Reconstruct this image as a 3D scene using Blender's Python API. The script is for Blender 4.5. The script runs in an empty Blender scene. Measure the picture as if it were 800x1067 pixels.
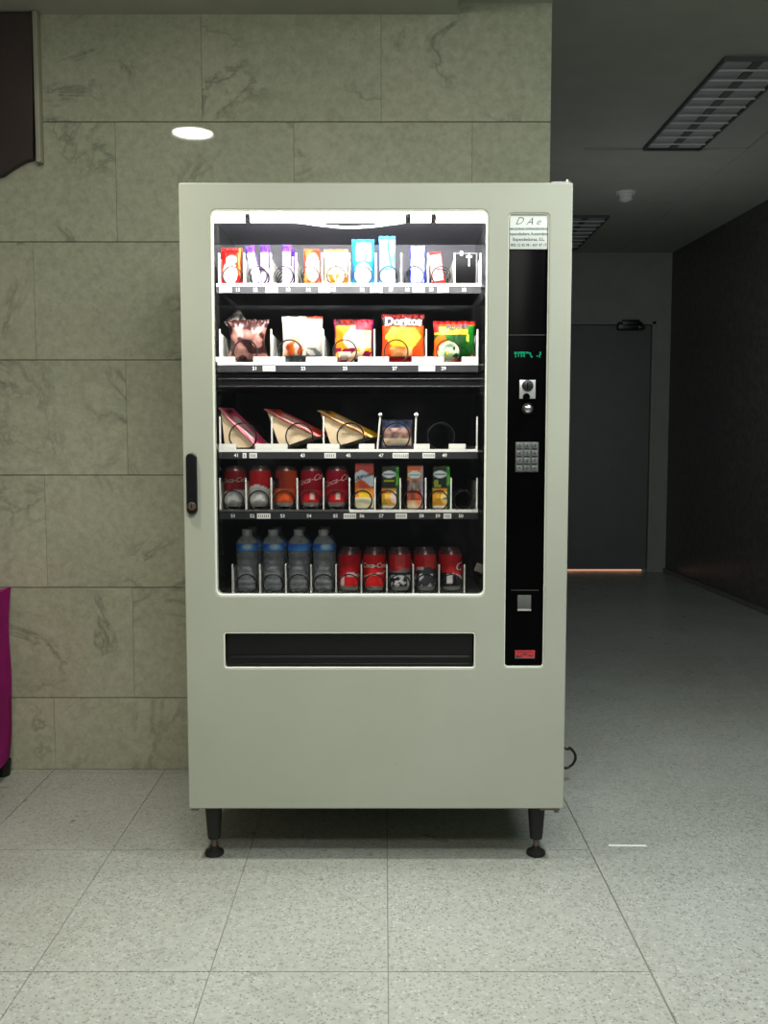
import bpy, bmesh, math, random
from math import sin, cos, pi, radians, sqrt, atan2
from mathutils import Vector, Matrix, noise

random.seed(7)
C = bpy.context.scene.collection
scene = bpy.context.scene

# ------------------------------------------------------------------ survey of the place (metres)
# x to the right, y into the scene (0 = front face of the machine), z up
F, PITCH, DIST = 980.0, radians(4.5), 2.5
def ray(px, py):
    a = (px - 400) / F; b = (533.5 - py) / F
    return a, cos(PITCH) + b * sin(PITCH), -sin(PITCH) + b * cos(PITCH)
_r = ray(392, 890)
EYE = -_r[2] * (DIST + .06) / _r[1]
def P(px, py, Y):
    a, b, c = ray(px, py); t = (DIST + Y) / b
    return a * t, EYE + c * t
def PX(px, py, Y): return P(px, py, Y)[0]
def PZ(py, Y, px=400): return P(px, py, Y)[1]

# ------------------------------------------------------------------ colour + material helpers
def lin(c):
    c = c / 255.0
    return c / 12.92 if c <= .04045 else ((c + .055) / 1.055) ** 2.4
def rgb(r, g, b): return (lin(r), lin(g), lin(b), 1.0)

class NT:
    def __init__(s, name):
        s.m = bpy.data.materials.new(name); s.m.use_nodes = True
        s.t = s.m.node_tree; s.t.nodes.clear()
        s.out = s.n('ShaderNodeOutputMaterial')
    def n(s, typ, **kw):
        x = s.t.nodes.new(typ)
        for k, v in kw.items():
            if k in x.inputs: x.inputs[k].default_value = v
            else: setattr(x, k, v)
        return x
    def l(s, a, b): s.t.links.new(a, b)
    def ramp(s, fac, stops, interp='LINEAR'):
        r = s.n('ShaderNodeValToRGB'); r.color_ramp.interpolation = interp
        e = r.color_ramp.elements
        while len(e) < len(stops): e.new(.5)
        for i, (p, c) in enumerate(stops):
            e[i].position = p; e[i].color = c
        s.l(fac, r.inputs['Fac']); return r.outputs['Color']
    def mix(s, fac, a, b, mode='MIX'):
        m = s.n('ShaderNodeMix', data_type='RGBA', blend_type=mode)
        for sock, v in ((m.inputs[0], fac), (m.inputs[6], a), (m.inputs[7], b)):
            if hasattr(v, 'is_output') or isinstance(v, bpy.types.NodeSocket): s.l(v, sock)
            else: sock.default_value = v
        return m.outputs[2]
    def coords(s, random_islands=False):
        tc = s.n('ShaderNodeTexCoord')
        if not random_islands: return tc.outputs['Object']
        g = s.n('ShaderNodeNewGeometry')
        k = s.n('ShaderNodeVectorMath', operation='SCALE'); k.inputs[0].default_value = (37.1, 53.7, 91.3)
        s.l(g.outputs['Random Per Island'], k.inputs['Scale'])
        a = s.n('ShaderNodeVectorMath', operation='ADD')
        s.l(tc.outputs['Object'], a.inputs[0]); s.l(k.outputs[0], a.inputs[1])
        s.rnd = g.outputs['Random Per Island']
        return a.outputs[0]
    def noise(s, vec, scale, detail=4, rough=.55, dist=0):
        x = s.n('ShaderNodeTexNoise', Scale=scale, Detail=detail, Roughness=rough, Distortion=dist)
        s.l(vec, x.inputs['Vector']); return x.outputs['Fac']
    def bsdf(s, color, rough=.5, metal=0, spec=.5, **kw):
        b = s.n('ShaderNodeBsdfPrincipled')
        for sock, v in (('Base Color', color), ('Roughness', rough), ('Metallic', metal), ('Specular IOR Level', spec)):
            if isinstance(v, bpy.types.NodeSocket): s.l(v, b.inputs[sock])
            else: b.inputs[sock].default_value = v
        for k, v in kw.items():
            b.inputs[k.replace('_', ' ')].default_value = v
        return b
    def done(s, shader): s.l(shader, s.out.inputs['Surface']); return s.m

def paint(name, c, rough=.45, metal=0, spec=.5, var=.08, scale=6, bump=0):
    t = NT(name); v = t.coords(); f = t.noise(v, scale)
    lo = tuple(x * (1 - var) for x in c[:3]) + (1,); hi = tuple(min(1, x * (1 + var)) for x in c[:3]) + (1,)
    b = t.bsdf(t.ramp(f, [(.3, lo), (.7, hi)]), rough, metal, spec)
    if bump:
        bp = t.n('ShaderNodeBump', Strength=bump, Distance=.002)
        t.l(t.noise(v, 260, 2), bp.inputs['Height']); t.l(bp.outputs[0], b.inputs['Normal'])
    return t.done(b.outputs[0])

def glow(name, c, s):
    t = NT(name); e = t.n('ShaderNodeEmission', Color=c, Strength=s); return t.done(e.outputs[0])

def m_marble():
    t = NT('marble'); v = t.coords(True)
    big = t.noise(v, 2.2, 5, .6)
    base = t.ramp(big, [(.25, rgb(154, 157, 130)), (.5, rgb(168, 169, 142)), (.78, rgb(182, 178, 154))])
    mott = t.noise(v, 38, 6, .75)
    base = t.mix(.4, base, t.ramp(mott, [(.35, rgb(136, 142, 126)), (.65, rgb(192, 192, 174))]), 'MIX')
    w = t.n('ShaderNodeTexNoise', Scale=2.6, Detail=7, Roughness=.62, Distortion=1.3); t.l(v, w.inputs['Vector'])
    ab = t.n('ShaderNodeMath', operation='SUBTRACT'); t.l(w.outputs['Fac'], ab.inputs[0]); ab.inputs[1].default_value = .5
    ab2 = t.n('ShaderNodeMath', operation='ABSOLUTE'); t.l(ab.outputs[0], ab2.inputs[0])
    vein = t.ramp(ab2.outputs[0], [(.0, (1, 1, 1, 1)), (.012, (.45, .45, .45, 1)), (.035, (0, 0, 0, 1))])
    gate = t.ramp(t.noise(v, 3.1, 2), [(.47, (0, 0, 0, 1)), (.62, (1, 1, 1, 1))])
    vg = t.mix(1.0, vein, gate, 'MULTIPLY')
    col = t.mix(t.mix(1.0, vg, (.62, .62, .62, 1), 'MULTIPLY'), base, rgb(92, 98, 86))
    tone = t.ramp(t.rnd, [(0, (.92, .92, .92, 1)), (1, (1.0, 1.0, 1.0, 1))])
    col = t.mix(1.0, col, tone, 'MULTIPLY')
    b = t.bsdf(col, .03, 0, .5)
    return t.done(b.outputs[0])

def m_terrazzo():
    t = NT('terrazzo'); v = t.coords(True)
    base = t.ramp(t.noise(v, 55, 4, .7), [(.3, rgb(148, 151, 144)), (.7, rgb(167, 170, 163))])
    for sc, thr, colr in ((150, .16, rgb(118, 121, 116)), (95, .13, rgb(136, 134, 126)), (120, .13, rgb(180, 182, 176)), (230, .07, rgb(70, 72, 72))):
        vo = t.n('ShaderNodeTexVoronoi', Scale=sc, Randomness=1.0); t.l(v, vo.inputs['Vector'])
        sep = t.n('ShaderNodeSeparateColor'); t.l(vo.outputs['Color'], sep.inputs[0])
        pick = t.ramp(sep.outputs[0], [(0, (1, 1, 1, 1)), (thr, (1, 1, 1, 1)), (thr + .01, (0, 0, 0, 1))], 'LINEAR')
        shape = t.ramp(vo.outputs['Distance'], [(.22, (1, 1, 1, 1)), (.58, (0, 0, 0, 1))])
        base = t.mix(t.mix(1.0, pick, shape, 'MULTIPLY'), base, colr)
    dirt = t.ramp(t.noise(t.n('ShaderNodeTexCoord').outputs['Object'], 1.6, 5, .6), [(.35, (.86, .85, .82, 1)), (.7, (1, 1, 1, 1))])
    base = t.mix(1.0, base, dirt, 'MULTIPLY')
    b = t.bsdf(base, .3, 0, .45)
    rr = t.ramp(t.noise(v, 9, 4), [(.3, (.26, .26, .26, 1)), (.7, (.40, .40, .40, 1))]); t.l(rr, b.inputs['Roughness'])
    return t.done(b.outputs[0])

def m_granite():
    t = NT('dark_granite'); v = t.coords()
    col = t.ramp(t.noise(v, 22, 7, .75), [(.35, rgb(74, 72, 72)), (.55, rgb(92, 89, 88)), (.75, rgb(116, 111, 108))])
    return t.done(t.bsdf(col, .3, 0, .2).outputs[0])

def m_body():
    t = NT('beige_enamel'); v = t.coords()
    col = t.ramp(t.noise(v, 2.2, 4), [(.3, rgb(161, 164, 150)), (.7, rgb(170, 173, 159))])
    dirt = t.ramp(t.noise(v, 9, 8, .75), [(.62, (0, 0, 0, 1)), (.82, (.5, .5, .5, 1))])
    col = t.mix(dirt, col, rgb(150, 146, 120))
    sc = t.ramp(t.noise(v, 45, 3, .5), [(.74, (0, 0, 0, 1)), (.78, (.6, .6, .6, 1))])
    col = t.mix(sc, col, rgb(140, 136, 112))
    b = t.bsdf(col, .42, 0, .4)
    bp = t.n('ShaderNodeBump', Strength=.05, Distance=.001); t.l(t.noise(v, 400, 2), bp.inputs['Height']); t.l(bp.outputs[0], b.inputs['Normal'])
    return t.done(b.outputs[0])

def m_glass():
    t = NT('window_glass'); v = t.coords()
    tr = t.n('ShaderNodeBsdfTransparent'); tr.inputs['Color'].default_value = (.97, .98, .97, 1)
    gl = t.n('ShaderNodeBsdfGlossy', Roughness=.02)
    df = t.n('ShaderNodeBsdfDiffuse'); df.inputs['Color'].default_value = (.7, .7, .7, 1)
    fr = t.n('ShaderNodeFresnel', IOR=1.45)
    a = t.n('ShaderNodeMixShader'); t.l(fr.outputs[0], a.inputs[0]); t.l(tr.outputs[0], a.inputs[1]); t.l(gl.outputs[0], a.inputs[2])
    dust = t.ramp(t.noise(v, 3, 6, .7), [(.5, (0, 0, 0, 1)), (.85, (.02, .02, .02, 1))])
    b = t.n('ShaderNodeMixShader'); t.l(dust, b.inputs[0]); t.l(a.outputs[0], b.inputs[1]); t.l(df.outputs[0], b.inputs[2])
    return t.done(b.outputs[0])

def m_clear(name, c, alpha, rough=.12):
    t = NT(name); v = t.coords()
    tr = t.n('ShaderNodeBsdfTransparent'); tr.inputs['Color'].default_value = c
    pb = t.bsdf(t.ramp(t.noise(v, 40, 3), [(.3, tuple(x * .8 for x in c[:3]) + (1,)), (.7, c)]), rough, 0, .6)
    m = t.n('ShaderNodeMixShader'); m.inputs[0].default_value = alpha
    t.l(tr.outputs[0], m.inputs[1]); t.l(pb.outputs[0], m.inputs[2])
    return t.done(m.outputs[0])

def m_print(name, rough=.35, metal=0, spec=.5, var=.1):
    t = NT(name); v = t.coords()
    a = t.n('ShaderNodeAttribute', attribute_name='Col')
    sh = t.ramp(t.noise(v, 60, 3), [(.3, (1 - var, 1 - var, 1 - var, 1)), (.7, (1, 1, 1, 1))])
    b = t.bsdf(t.mix(1.0, a.outputs['Color'], sh, 'MULTIPLY'), rough, metal, spec)
    return t.done(b.outputs[0])

M = dict(
    marble=m_marble(), terrazzo=m_terrazzo(), granite=m_granite(), body=m_body(), glass=m_glass(),
    joint=paint('dark_joint', rgb(60, 56, 44), .9), fjoint=paint('floor_joint', rgb(118, 116, 106), .9),
    ceil=paint('ceiling_paint', rgb(178, 180, 168), .9, var=.05), farwall=paint('far_wall_paint', rgb(150, 152, 148), .8, var=.06),
    fardoor=paint('far_door_paint', rgb(112, 118, 116), .6, var=.06), darkmetal=paint('dark_metal', rgb(40, 40, 40), .4, .3),
    baseb=paint('baseboard_stone', rgb(110, 108, 104), .35), frame=paint('light_frame', rgb(84, 86, 84), .5),
    louver=paint('louver_metal', rgb(236, 238, 236), .45, 0), trofback=paint('troffer_back', rgb(176, 178, 180), .6),
    white=paint('white_plastic', rgb(226, 226, 218), .5, var=.04), black=paint('black_plastic', rgb(14, 13, 15), .32, var=.3, scale=30),
    blackgloss=paint('black_acrylic', rgb(5, 4, 5), .3, spec=.04, var=.3), liner=paint('dark_liner', rgb(62, 62, 68), .6, 0, var=.15),
    mirrorliner=paint('polished_side_liner', rgb(120, 122, 122), .14, .9, var=.1), lip=paint('tray_lip_white', rgb(232, 230, 218), .5, var=.04),
    strip=paint('price_strip', rgb(36, 36, 38), .45, var=.1), tray=paint('tray_metal', rgb(86, 86, 86), .45, .5),
    lipdark=paint('tray_lip_grey', rgb(96, 94, 90), .4, .4), divider=paint('divider_white', rgb(220, 218, 206), .45, var=.05),
    wire=paint('spiral_wire', rgb(16, 16, 16), .5, 0, .25, var=.2), card=paint('price_card', rgb(238, 236, 226), .6, var=.06),
    cardmark=paint('price_print', rgb(120, 116, 108), .7), number=paint('white_print', rgb(235, 234, 226), .6, var=.02),
    key=paint('key_grey', rgb(112, 114, 114), .35, .4, var=.2, scale=120), chrome=paint('chrome', rgb(206, 206, 204), .22, .95, var=.06), silver=paint('brushed_plate', rgb(200, 202, 200), .38, .55, var=.1),
    steel=paint('steel', rgb(120, 104, 90), .4, .8), trim=paint('pale_trim', rgb(226, 228, 214), .4, var=.04),
    sign=paint('sign_card', rgb(206, 212, 206), .5, var=.03), ink=paint('sign_ink', rgb(38, 40, 42), .6), inkgrey=paint('sign_grey_ink', rgb(84, 90, 92), .6),
    pinkprint=paint('pale_pink_print', rgb(222, 160, 160), .5, var=.2, scale=60),
    red=paint('red_label', rgb(190, 52, 58), .45, var=.2, scale=80), rubber=paint('rubber', rgb(20, 18, 18), .6),
    cable=paint('cable_rubber', rgb(18, 18, 20), .5), magenta=paint('magenta_cloth', rgb(152, 20, 112), .85, spec=.2, var=.16, scale=14, bump=.5),
    brown=paint('brown_panel', rgb(52, 40, 36), .6, var=.25, scale=3), panelleft=paint('pale_stone_edge', rgb(150, 150, 128), .5),
    tube=glow('tube_light', (1.0, .985, 1.0, 1), 270.0), downlamp=glow('downlight_lamp', (1.0, .98, .86, 1), 60.0),
    green=glow('green_display', (.02, .55, .26, 1), .55), gap=glow('light_under_door', (1.0, .50, .30, 1), .62),
    print=m_print('printed_film', .5, 0, .15), foil=m_print('printed_foil', .36, .2, .3), canprint=m_print('printed_can', .26, .25), carton=m_print('printed_carton', .42),
    clearpet=m_clear('clear_bottle_plastic', (.70, .73, .74, 1), .30), capmat=m_clear('milky_cap_plastic', (.46, .46, .46, 1), .75, .4),
    bluelabel=m_print('printed_label', .4), cling=m_clear('clear_wrap', (.75, .8, .95, 1), .18, .1), crust=paint('pastry_crust', rgb(214, 160, 96), .7, var=.25, scale=30),
    bread=paint('sandwich_bread', rgb(206, 184, 148), .75, var=.14, scale=18), paper=paint('plain_white', rgb(240, 240, 236), .6, var=.02),
    tagpaper=paint('grey_tag', rgb(150, 142, 134), .7),
)

# ------------------------------------------------------------------ object helpers
def link(name, me, parent=None, mat=None):
    o = bpy.data.objects.new(name, me); C.objects.link(o)
    if parent is not None: o.parent = parent
    if mat is not None and me is not None:
        for mm in (mat if isinstance(mat, (list, tuple)) else [mat]): me.materials.append(mm)
    return o
def empty(name, loc=(0, 0, 0)):
    o = bpy.data.objects.new(name, None); o.location = loc; o.empty_display_size = .05; C.objects.link(o); return o
def tag(o, label=None, cat=None, group=None, kind=None):
    if label: o['label'] = label
    if cat: o['category'] = cat
    if group: o['group'] = group
    if kind: o['kind'] = kind
    return o
def smooth(me, ang=40):
    for p in me.polygons: p.use_smooth = True
    try: me.set_sharp_from_angle(angle=radians(ang))
    except Exception: pass
def mesh_of(bm, name='m', sm=None):
    me = bpy.data.meshes.new(name); bmesh.ops.recalc_face_normals(bm, faces=bm.faces); bm.to_mesh(me); bm.free()
    if sm: smooth(me, sm)
    return me
def add_box(bm, x0, x1, y0, y1, z0, z1, bev=0, seg=2, rot=None, about=None, mi=0):
    r = bmesh.ops.create_cube(bm, size=1); vs = r['verts']
    c = Vector(((x0 + x1) / 2, (y0 + y1) / 2, (z0 + z1) / 2)); s = Vector((x1 - x0, y1 - y0, z1 - z0))
    for v in vs: v.co = Vector((v.co.x * s.x, v.co.y * s.y, v.co.z * s.z)) + c
    fs = {f for v in vs for f in v.link_faces}
    for f in fs: f.material_index = mi
    if bev:
        es = list({e for v in vs for e in v.link_edges})
        rr = bmesh.ops.bevel(bm, geom=es, offset=bev, segments=seg, affect='EDGES', profile=.5)
        vs = list({v for f in rr['faces'] for v in f.verts} | {v for v in vs if v.is_valid})
    if rot is not None: bmesh.ops.rotate(bm, verts=vs, cent=about or c, matrix=rot)
    return vs
def box(name, x0, x1, y0, y1, z0, z1, mat, parent=None, bev=0, rot=None, about=None):
    bm = bmesh.new(); add_box(bm, x0, x1, y0, y1, z0, z1, bev, 2, rot, about)
    return link(name, mesh_of(bm, name, 40 if bev else None), parent, mat)
def add_tube(bm, pts, r, sides=8, closed=False):
    n = len(pts); pts = [Vector(p) for p in pts]; rings = []
    up = Vector((.13, .31, .94)).normalized()
    rs = r if isinstance(r, (list, tuple)) else [r] * n
    for i, p in enumerate(pts):
        a = pts[(i - 1) % n] if (closed or i) else p; b = pts[(i + 1) % n] if (closed or i < n - 1) else p
        t = (b - a).normalized(); s = t.cross(up)
        if s.length < 1e-4: s = t.cross(Vector((1, 0, 0)))
        s.normalize(); u = s.cross(t)
        rings.append([bm.verts.new(p + (s * cos(2 * pi * k / sides) + u * sin(2 * pi * k / sides)) * rs[i]) for k in range(sides)])
    for i in range(n if closed else n - 1):
        A, B = rings[i], rings[(i + 1) % n]
        for k in range(sides): bm.faces.new((A[k], A[(k + 1) % sides], B[(k + 1) % sides], B[k]))
    if not closed:
        bm.faces.new(rings[0][::-1]); bm.faces.new(rings[-1])
def tube(name, pts, r, mat, parent=None, sides=8):
    bm = bmesh.new(); add_tube(bm, pts, r, sides); return link(name, mesh_of(bm, name, 60), parent, mat)
def add_lathe(bm, prof, seg=32, axis='Z', loc=(0, 0, 0), cap=True):
    rings = []
    for (r, z) in prof:
        ring = []
        for k in range(seg):
            a = 2 * pi * k / seg - pi / 2
            if axis == 'Z': q = (r * cos(a), r * sin(a), z)
            elif axis == 'Y': q = (r * cos(a), z, r * sin(a))
            else: q = (z, r * cos(a), r * sin(a))
            ring.append(bm.verts.new(Vector(q) + Vector(loc)))
        rings.append(ring)
    for A, B in zip(rings, rings[1:]):
        for k in range(seg): bm.faces.new((A[k], A[(k + 1) % seg], B[(k + 1) % seg], B[k]))
    if cap:
        bm.faces.new(rings[0][::-1]); bm.faces.new(rings[-1])
    return rings
def lathe(name, prof, mat, parent=None, seg=32, axis='Z', loc=(0, 0, 0), sm=40):
    bm = bmesh.new(); add_lathe(bm, prof, seg, axis, loc); return link(name, mesh_of(bm, name, sm), parent, mat)
def color_mesh(me, fn):
    at = me.color_attributes.new('Col', 'FLOAT_COLOR', 'POINT')
    for i, v in enumerate(me.vertices):
        c = fn(v.co.x, v.co.y, v.co.z); at.data[i].color = (c[0], c[1], c[2], 1)
def rrect(x0, x1, z0, z1, r, n=6):
    pts = []
    for cx, cz, a0 in ((x1 - r, z1 - r, 0), (x0 + r, z1 - r, 90), (x0 + r, z0 + r, 180), (x1 - r, z0 + r, 270)):
        for k in range(n + 1):
            a = radians(a0 + 90 * k / n); pts.append((cx + r * cos(a), cz + r * sin(a)))
    return pts
def curve_mesh(cu):
    o = bpy.data.objects.new('tmp', cu); C.objects.link(o)
    dg = bpy.context.evaluated_depsgraph_get(); dg.update()
    me = bpy.data.meshes.new_from_object(o.evaluated_get(dg)); bpy.data.objects.remove(o); bpy.data.curves.remove(cu)
    return me
def plate(name, loops, y0, y1, bev, mat, parent=None):
    """flat sheet in the x-z plane with holes cut by the inner loops and rounded edges"""
    cu = bpy.data.curves.new('plate', 'CURVE'); cu.dimensions = '2D'; cu.fill_mode = 'BOTH'
    cu.extrude = (y1 - y0) / 2 - bev; cu.bevel_depth = bev; cu.bevel_resolution = 3; cu.offset = -bev
    for lp in loops:
        sp = cu.splines.new('POLY'); sp.points.add(len(lp) - 1)
        for q, (x, z) in zip(sp.points, lp): q.co = (x, z, 0, 1)
        sp.use_cyclic_u = True
    me = curve_mesh(cu)
    for v in me.vertices: v.co = Vector((v.co.x, (y0 + y1) / 2 + v.co.z * -1, v.co.y))
    bm = bmesh.new(); bm.from_mesh(me); bpy.data.meshes.remove(me)
    bmesh.ops.remove_doubles(bm, verts=bm.verts, dist=1e-5)
    return link(name, mesh_of(bm, name), parent, mat)
def text_mesh(s, size, shear=0, bold=0, ext=.0):
    cu = bpy.data.curves.new('t', 'FONT'); cu.body = s; cu.size = size; cu.align_x = 'CENTER'; cu.align_y = 'CENTER'
    cu.shear = shear; cu.offset = bold; cu.extrude = ext; cu.resolution_u = 3
    return curve_mesh(cu)
def lettering(name, s, size, mat, parent, fn, shear=0, bold=0):
    me = text_mesh(s, size, shear, bold)
    for v in me.vertices: v.co = Vector(fn(v.co.x, v.co.y))
    return link(name, me, parent, mat)

# ------------------------------------------------------------------ camera
cam = bpy.data.cameras.new('camera'); co = bpy.data.objects.new('camera', cam); C.objects.link(co)
co.location = (0, -DIST, EYE); co.rotation_euler = (pi / 2 - PITCH, 0, 0)
cam.sensor_fit = 'VERTICAL'; cam.sensor_height = 36; cam.lens = 36 * F / 1067; cam.clip_start = .05; cam.clip_end = 60
scene.camera = co

# ------------------------------------------------------------------ the room
YW = .74            # marble wall
XC = PX(574, 100, YW)   # its free corner
YF = 5.64           # far end of the corridor
ZC = 2.74           # corridor ceiling
# floor: slabs with open joints
bm = bmesh.new()
xs = [-3.5 + 0] ; xs = sorted([.009 - .39 * k for k in range(0, 10)]); XJ = .584
rows = [.70 - .612 * k for k in range(0, 9)]
g = .0012
def slab(x0, x1, y0, y1, gx=g, gy=g): add_box(bm, x0 + gx, x1 - gx, y0 + gy, y1 - gy, -.03, 0)
for k in range(len(rows) - 1):
    y1, y0 = rows[k], rows[k + 1]
    for x0, x1 in list(zip(xs, xs[1:])) + [(xs[-1], XJ - .0015)]: slab(x0, x1, y0, y1)
for x0, x1 in zip(xs, xs[1:]): slab(x0, x1, rows[0], YW + .03)
slab(xs[-1], XJ - .0015, rows[0], YW + .03)
for k in range(0, 9):
    x0 = XJ + .0015 + .4 * k; x1 = x0 + .4
    for j in range(-8, 10):
        y0 = .40 + .6 * j; slab(x0, x1, y0, y0 + .6, .0002, .0002)
slab(-.4, XJ - .0015, YW + .03, 5.8)
fl = link('floor', mesh_of(bm, 'floor'), None, M['terrazzo']); tag(fl, kind='structure')
bm = bmesh.new(); add_box(bm, -3.5, 4.2, -4.3, 5.8, -.06, -.0025)
o = link('floor_bed', mesh_of(bm, 'floor_bed'), None, M['fjoint']); o.name = 'trim_1'; tag(o, kind='structure')

# marble wall: courses of slabs over a dark joint bed
bm = bmesh.new()
zj = [PZ(y, YW) for y in (727, 612, 495, 375, 252, 127)]
zs = [0.0] + zj + [2.62]
joints = [56, 139, 48, 132, 36, 121, 210]
xleft = -3.5
for k in range(7):
    z0, z1 = zs[k], zs[k + 1]
    ymid = (727, 670, 553, 435, 313, 190, 70)[k]
    xj = PX(joints[k], ymid, YW); L = .598
    edges = [XC]
    q = xj
    while q + L < XC - .02: q += L
    while q > xleft: edges.append(q); q -= L
    edges.append(xleft); edges = edges[::-1]
    for x0, x1 in zip(edges, edges[1:]):
        add_box(bm, x0 + .0006, x1 - .0006, YW, YW + .03, z0 + .0016, z1 - .0016)
o = link('wall_back', mesh_of(bm, 'wall_back'), None, M['marble']); tag(o, kind='structure')
o = box('trim_2', xleft, XC - .002, YW + .004, YW + .12, 0, 2.62, M['joint']); tag(o, kind='structure')
# corridor
o = box('wall_left', XC - .1, XC, YW + .125, YF, 0, ZC, M['farwall']); tag(o, kind='structure')
bm = bmesh.new()
XR0, XR1 = 2.447, 2.66      # right wall splays a little
vs = [bm.verts.new(q) for q in ((XR0, YF + .1, 0), (XR1, 1.2, 0), (XR1 + .25, -4.3, 0), (XR1 + .45, -4.3, 0), (XR0 + .2, YF + .1, 0))]
f = bm.faces.new(vs); ex = bmesh.ops.extrude_face_region(bm, geom=[f])
for v in ex['geom']:
    if isinstance(v, bmesh.types.BMVert): v.co.z = ZC + .02
o = link('wall_right', mesh_of(bm, 'wall_right'), None, M['granite']); tag(o, kind='structure')
bm = bmesh.new()
vs = [bm.verts.new(q) for q in ((XR0, YF - .001, 0), (XR1 - .004, 1.2, 0), (XR1 - .020, 1.2, 0), (XR0 - .016, YF - .001, 0))]
f = bm.faces.new(vs); ex = bmesh.ops.extrude_face_region(bm, geom=[f])
for v in ex['geom']:
    if isinstance(v, bmesh.types.BMVert): v.co.z = .035
o = link('baseboard_right', mesh_of(bm, 'bb'), None, M['baseb']); tag(o, kind='structure')
# far wall with a door opening
DX0, DX1, DZ = 1.36, 2.322, PZ(335, YF)
bm = bmesh.new()
add_box(bm, XC - .1, DX0, YF, YF + .12, 0, ZC); add_box(bm, DX1, XR0 + .06, YF, YF + .12, 0, ZC); add_box(bm, DX0, DX1, YF, YF + .12, DZ, ZC)
o = link('wall_far', mesh_of(bm, 'wall_far'), None, M['farwall']); tag(o, kind='structure')
door = empty('door_1', ((DX0 + DX1) / 2, YF, 0)); tag(door, 'grey corridor door with light showing under it and dark closer on top', 'door', kind='structure')
def under(o, p):                     # keep world placement when parenting
    o.parent = p; o.matrix_parent_inverse = Matrix.Translation(-p.location); return o
under(box('door_leaf', DX0 + .035, DX1 - .035, YF + .02, YF + .06, .022, DZ - .03, M['fardoor'], None, .003), door)
bm = bmesh.new()
add_box(bm, DX0, DX0 + .03, YF - .012, YF + .1, 0, DZ, .003); add_box(bm, DX1 - .03, DX1, YF - .012, YF + .1, 0, DZ, .003); add_box(bm, DX0, DX1, YF - .012, YF + .1, DZ - .026, DZ, .003)
under(link('door_frame', mesh_of(bm, 'df'), None, M['farwall']), door)
bm = bmesh.new(); add_box(bm, 1.99, 2.20, YF - .05, YF + .018, 2.085, 2.15, .01); add_box(bm, 2.02, 2.17, YF - .07, YF - .05, 2.12, 2.165, .006)
add_box(bm, 2.16, 2.215, YF - .06, YF - .03, 2.09, 2.125, .004)
under(link('door_closer', mesh_of(bm, 'dc', 40), None, M['black']), door)
under(box('light_gap', 1.3, PX(668, 594, YF + .07), YF + .07, YF + .08, 0.0, .021, M['gap']), door)

# ceiling: low slab over the lobby, strip beside it, corridor ceiling with a shallow raised bay and side bands
bm = bmesh.new()
ZL, ZS = PZ(15, YW), PZ(3, YW)
XB = PX(475, 15, YW)
add_box(bm, -3.5, XB, -4.3, YW + .1, ZL, ZL + .4)
add_box(bm, XB, XC, -4.3, YW + .1, ZS, ZS + .36)
add_box(bm, XC, 1.09, -4.3, 2.80, ZC, ZC + .2)
add_box(bm, XC - .1, 1.985, 2.80, YF + .1, ZC, ZC + .2)
add_box(bm, 1.09, 1.985, -4.3, 2.80, ZC + .014, ZC + .2)
add_box(bm, 1.985, 3.2, -4.3, YF + .1, ZC - .004, ZC + .2)
o = link('ceiling', mesh_of(bm, 'ceiling'), None, M['ceil']); tag(o, kind='structure')

def troffer(x0, x1, y0, y1, z, n, label):
    t = empty('ceiling_light', ((x0 + x1) / 2, (y0 + y1) / 2, z)); tag(t, label, 'ceiling light', 'louvred ceiling lights along the corridor')
    bm = bmesh.new(); w = .010
    for a in ((x0, x0 + w, y0, y1), (x1 - w, x1, y0, y1), (x0 + w, x1 - w, y0, y0 + w), (x0 + w, x1 - w, y1 - w, y1)): add_box(bm, a[0], a[1], a[2], a[3], z - .018, z)
    under(link('frame', mesh_of(bm, 'fr'), None, M['frame']), t)
    under(box('reflector', x0 + w, x1 - w, y0 + w, y1 - w, z - .004, z - .001, M['trofback']), t)
    bm = bmesh.new()
    for k in range(1, n): 
        yy = y0 + (y1 - y0) * k / n; add_box(bm, x0 + w, x1 - w, yy - .0035, yy + .0035, z - .0175, z - .0105)
    under(link('louver', mesh_of(bm, 'lv'), None, M['louver']), t)
    xm = (x0 + x1) / 2
    under(box('center_rib', xm - .02, xm + .02, y0 + w, y1 - w, z - .0100, z - .0045, M['frame']), t)
troffer(1.42, 1.735, 1.56, 2.80, ZC + .013, 11, 'unlit louvred ceiling light nearest the camera')
troffer(1.28, 1.60, 4.30, 5.47, ZC - .001, 9, 'unlit louvred ceiling light at the far end of the corridor')
t = empty('smoke_detector', (1.55, 3.68, ZC)); tag(t, 'small round smoke detector on the corridor ceiling between the two lights', 'smoke detector')
under(lathe('base', [(.06, -.014), (.066, 0)], M['white'], None, 24, 'Z', (1.55, 3.68, ZC - .001)), t)
under(lathe('sensor_head', [(.018, -.062), (.042, -.05), (.046, -.016), (.05, -.0145)], M['white'], None, 24, 'Z', (1.55, 3.68, ZC)), t)

# downlight in the lobby ceiling (it shows as a bright oval mirrored in the polished marble)
DLX, DLY = -.878, -.46
t = empty('downlight', (DLX, DLY, ZL)); tag(t, 'round recessed downlight seen as a bright oval reflected in the marble', 'downlight')
under(lathe('lamp', [(.088, -.004), (.088, -.001)], M['downlamp'], None, 40, 'Z', (DLX, DLY, ZL)), t)
bm = bmesh.new(); add_tube(bm, [(DLX + .1 * cos(2 * pi * k / 40), DLY + .1 * sin(2 * pi * k / 40), ZL - .004) for k in range(40)], .008, 8, True)
under(link('rim', mesh_of(bm, 'rim', 60), None, M['white']), t)

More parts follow.
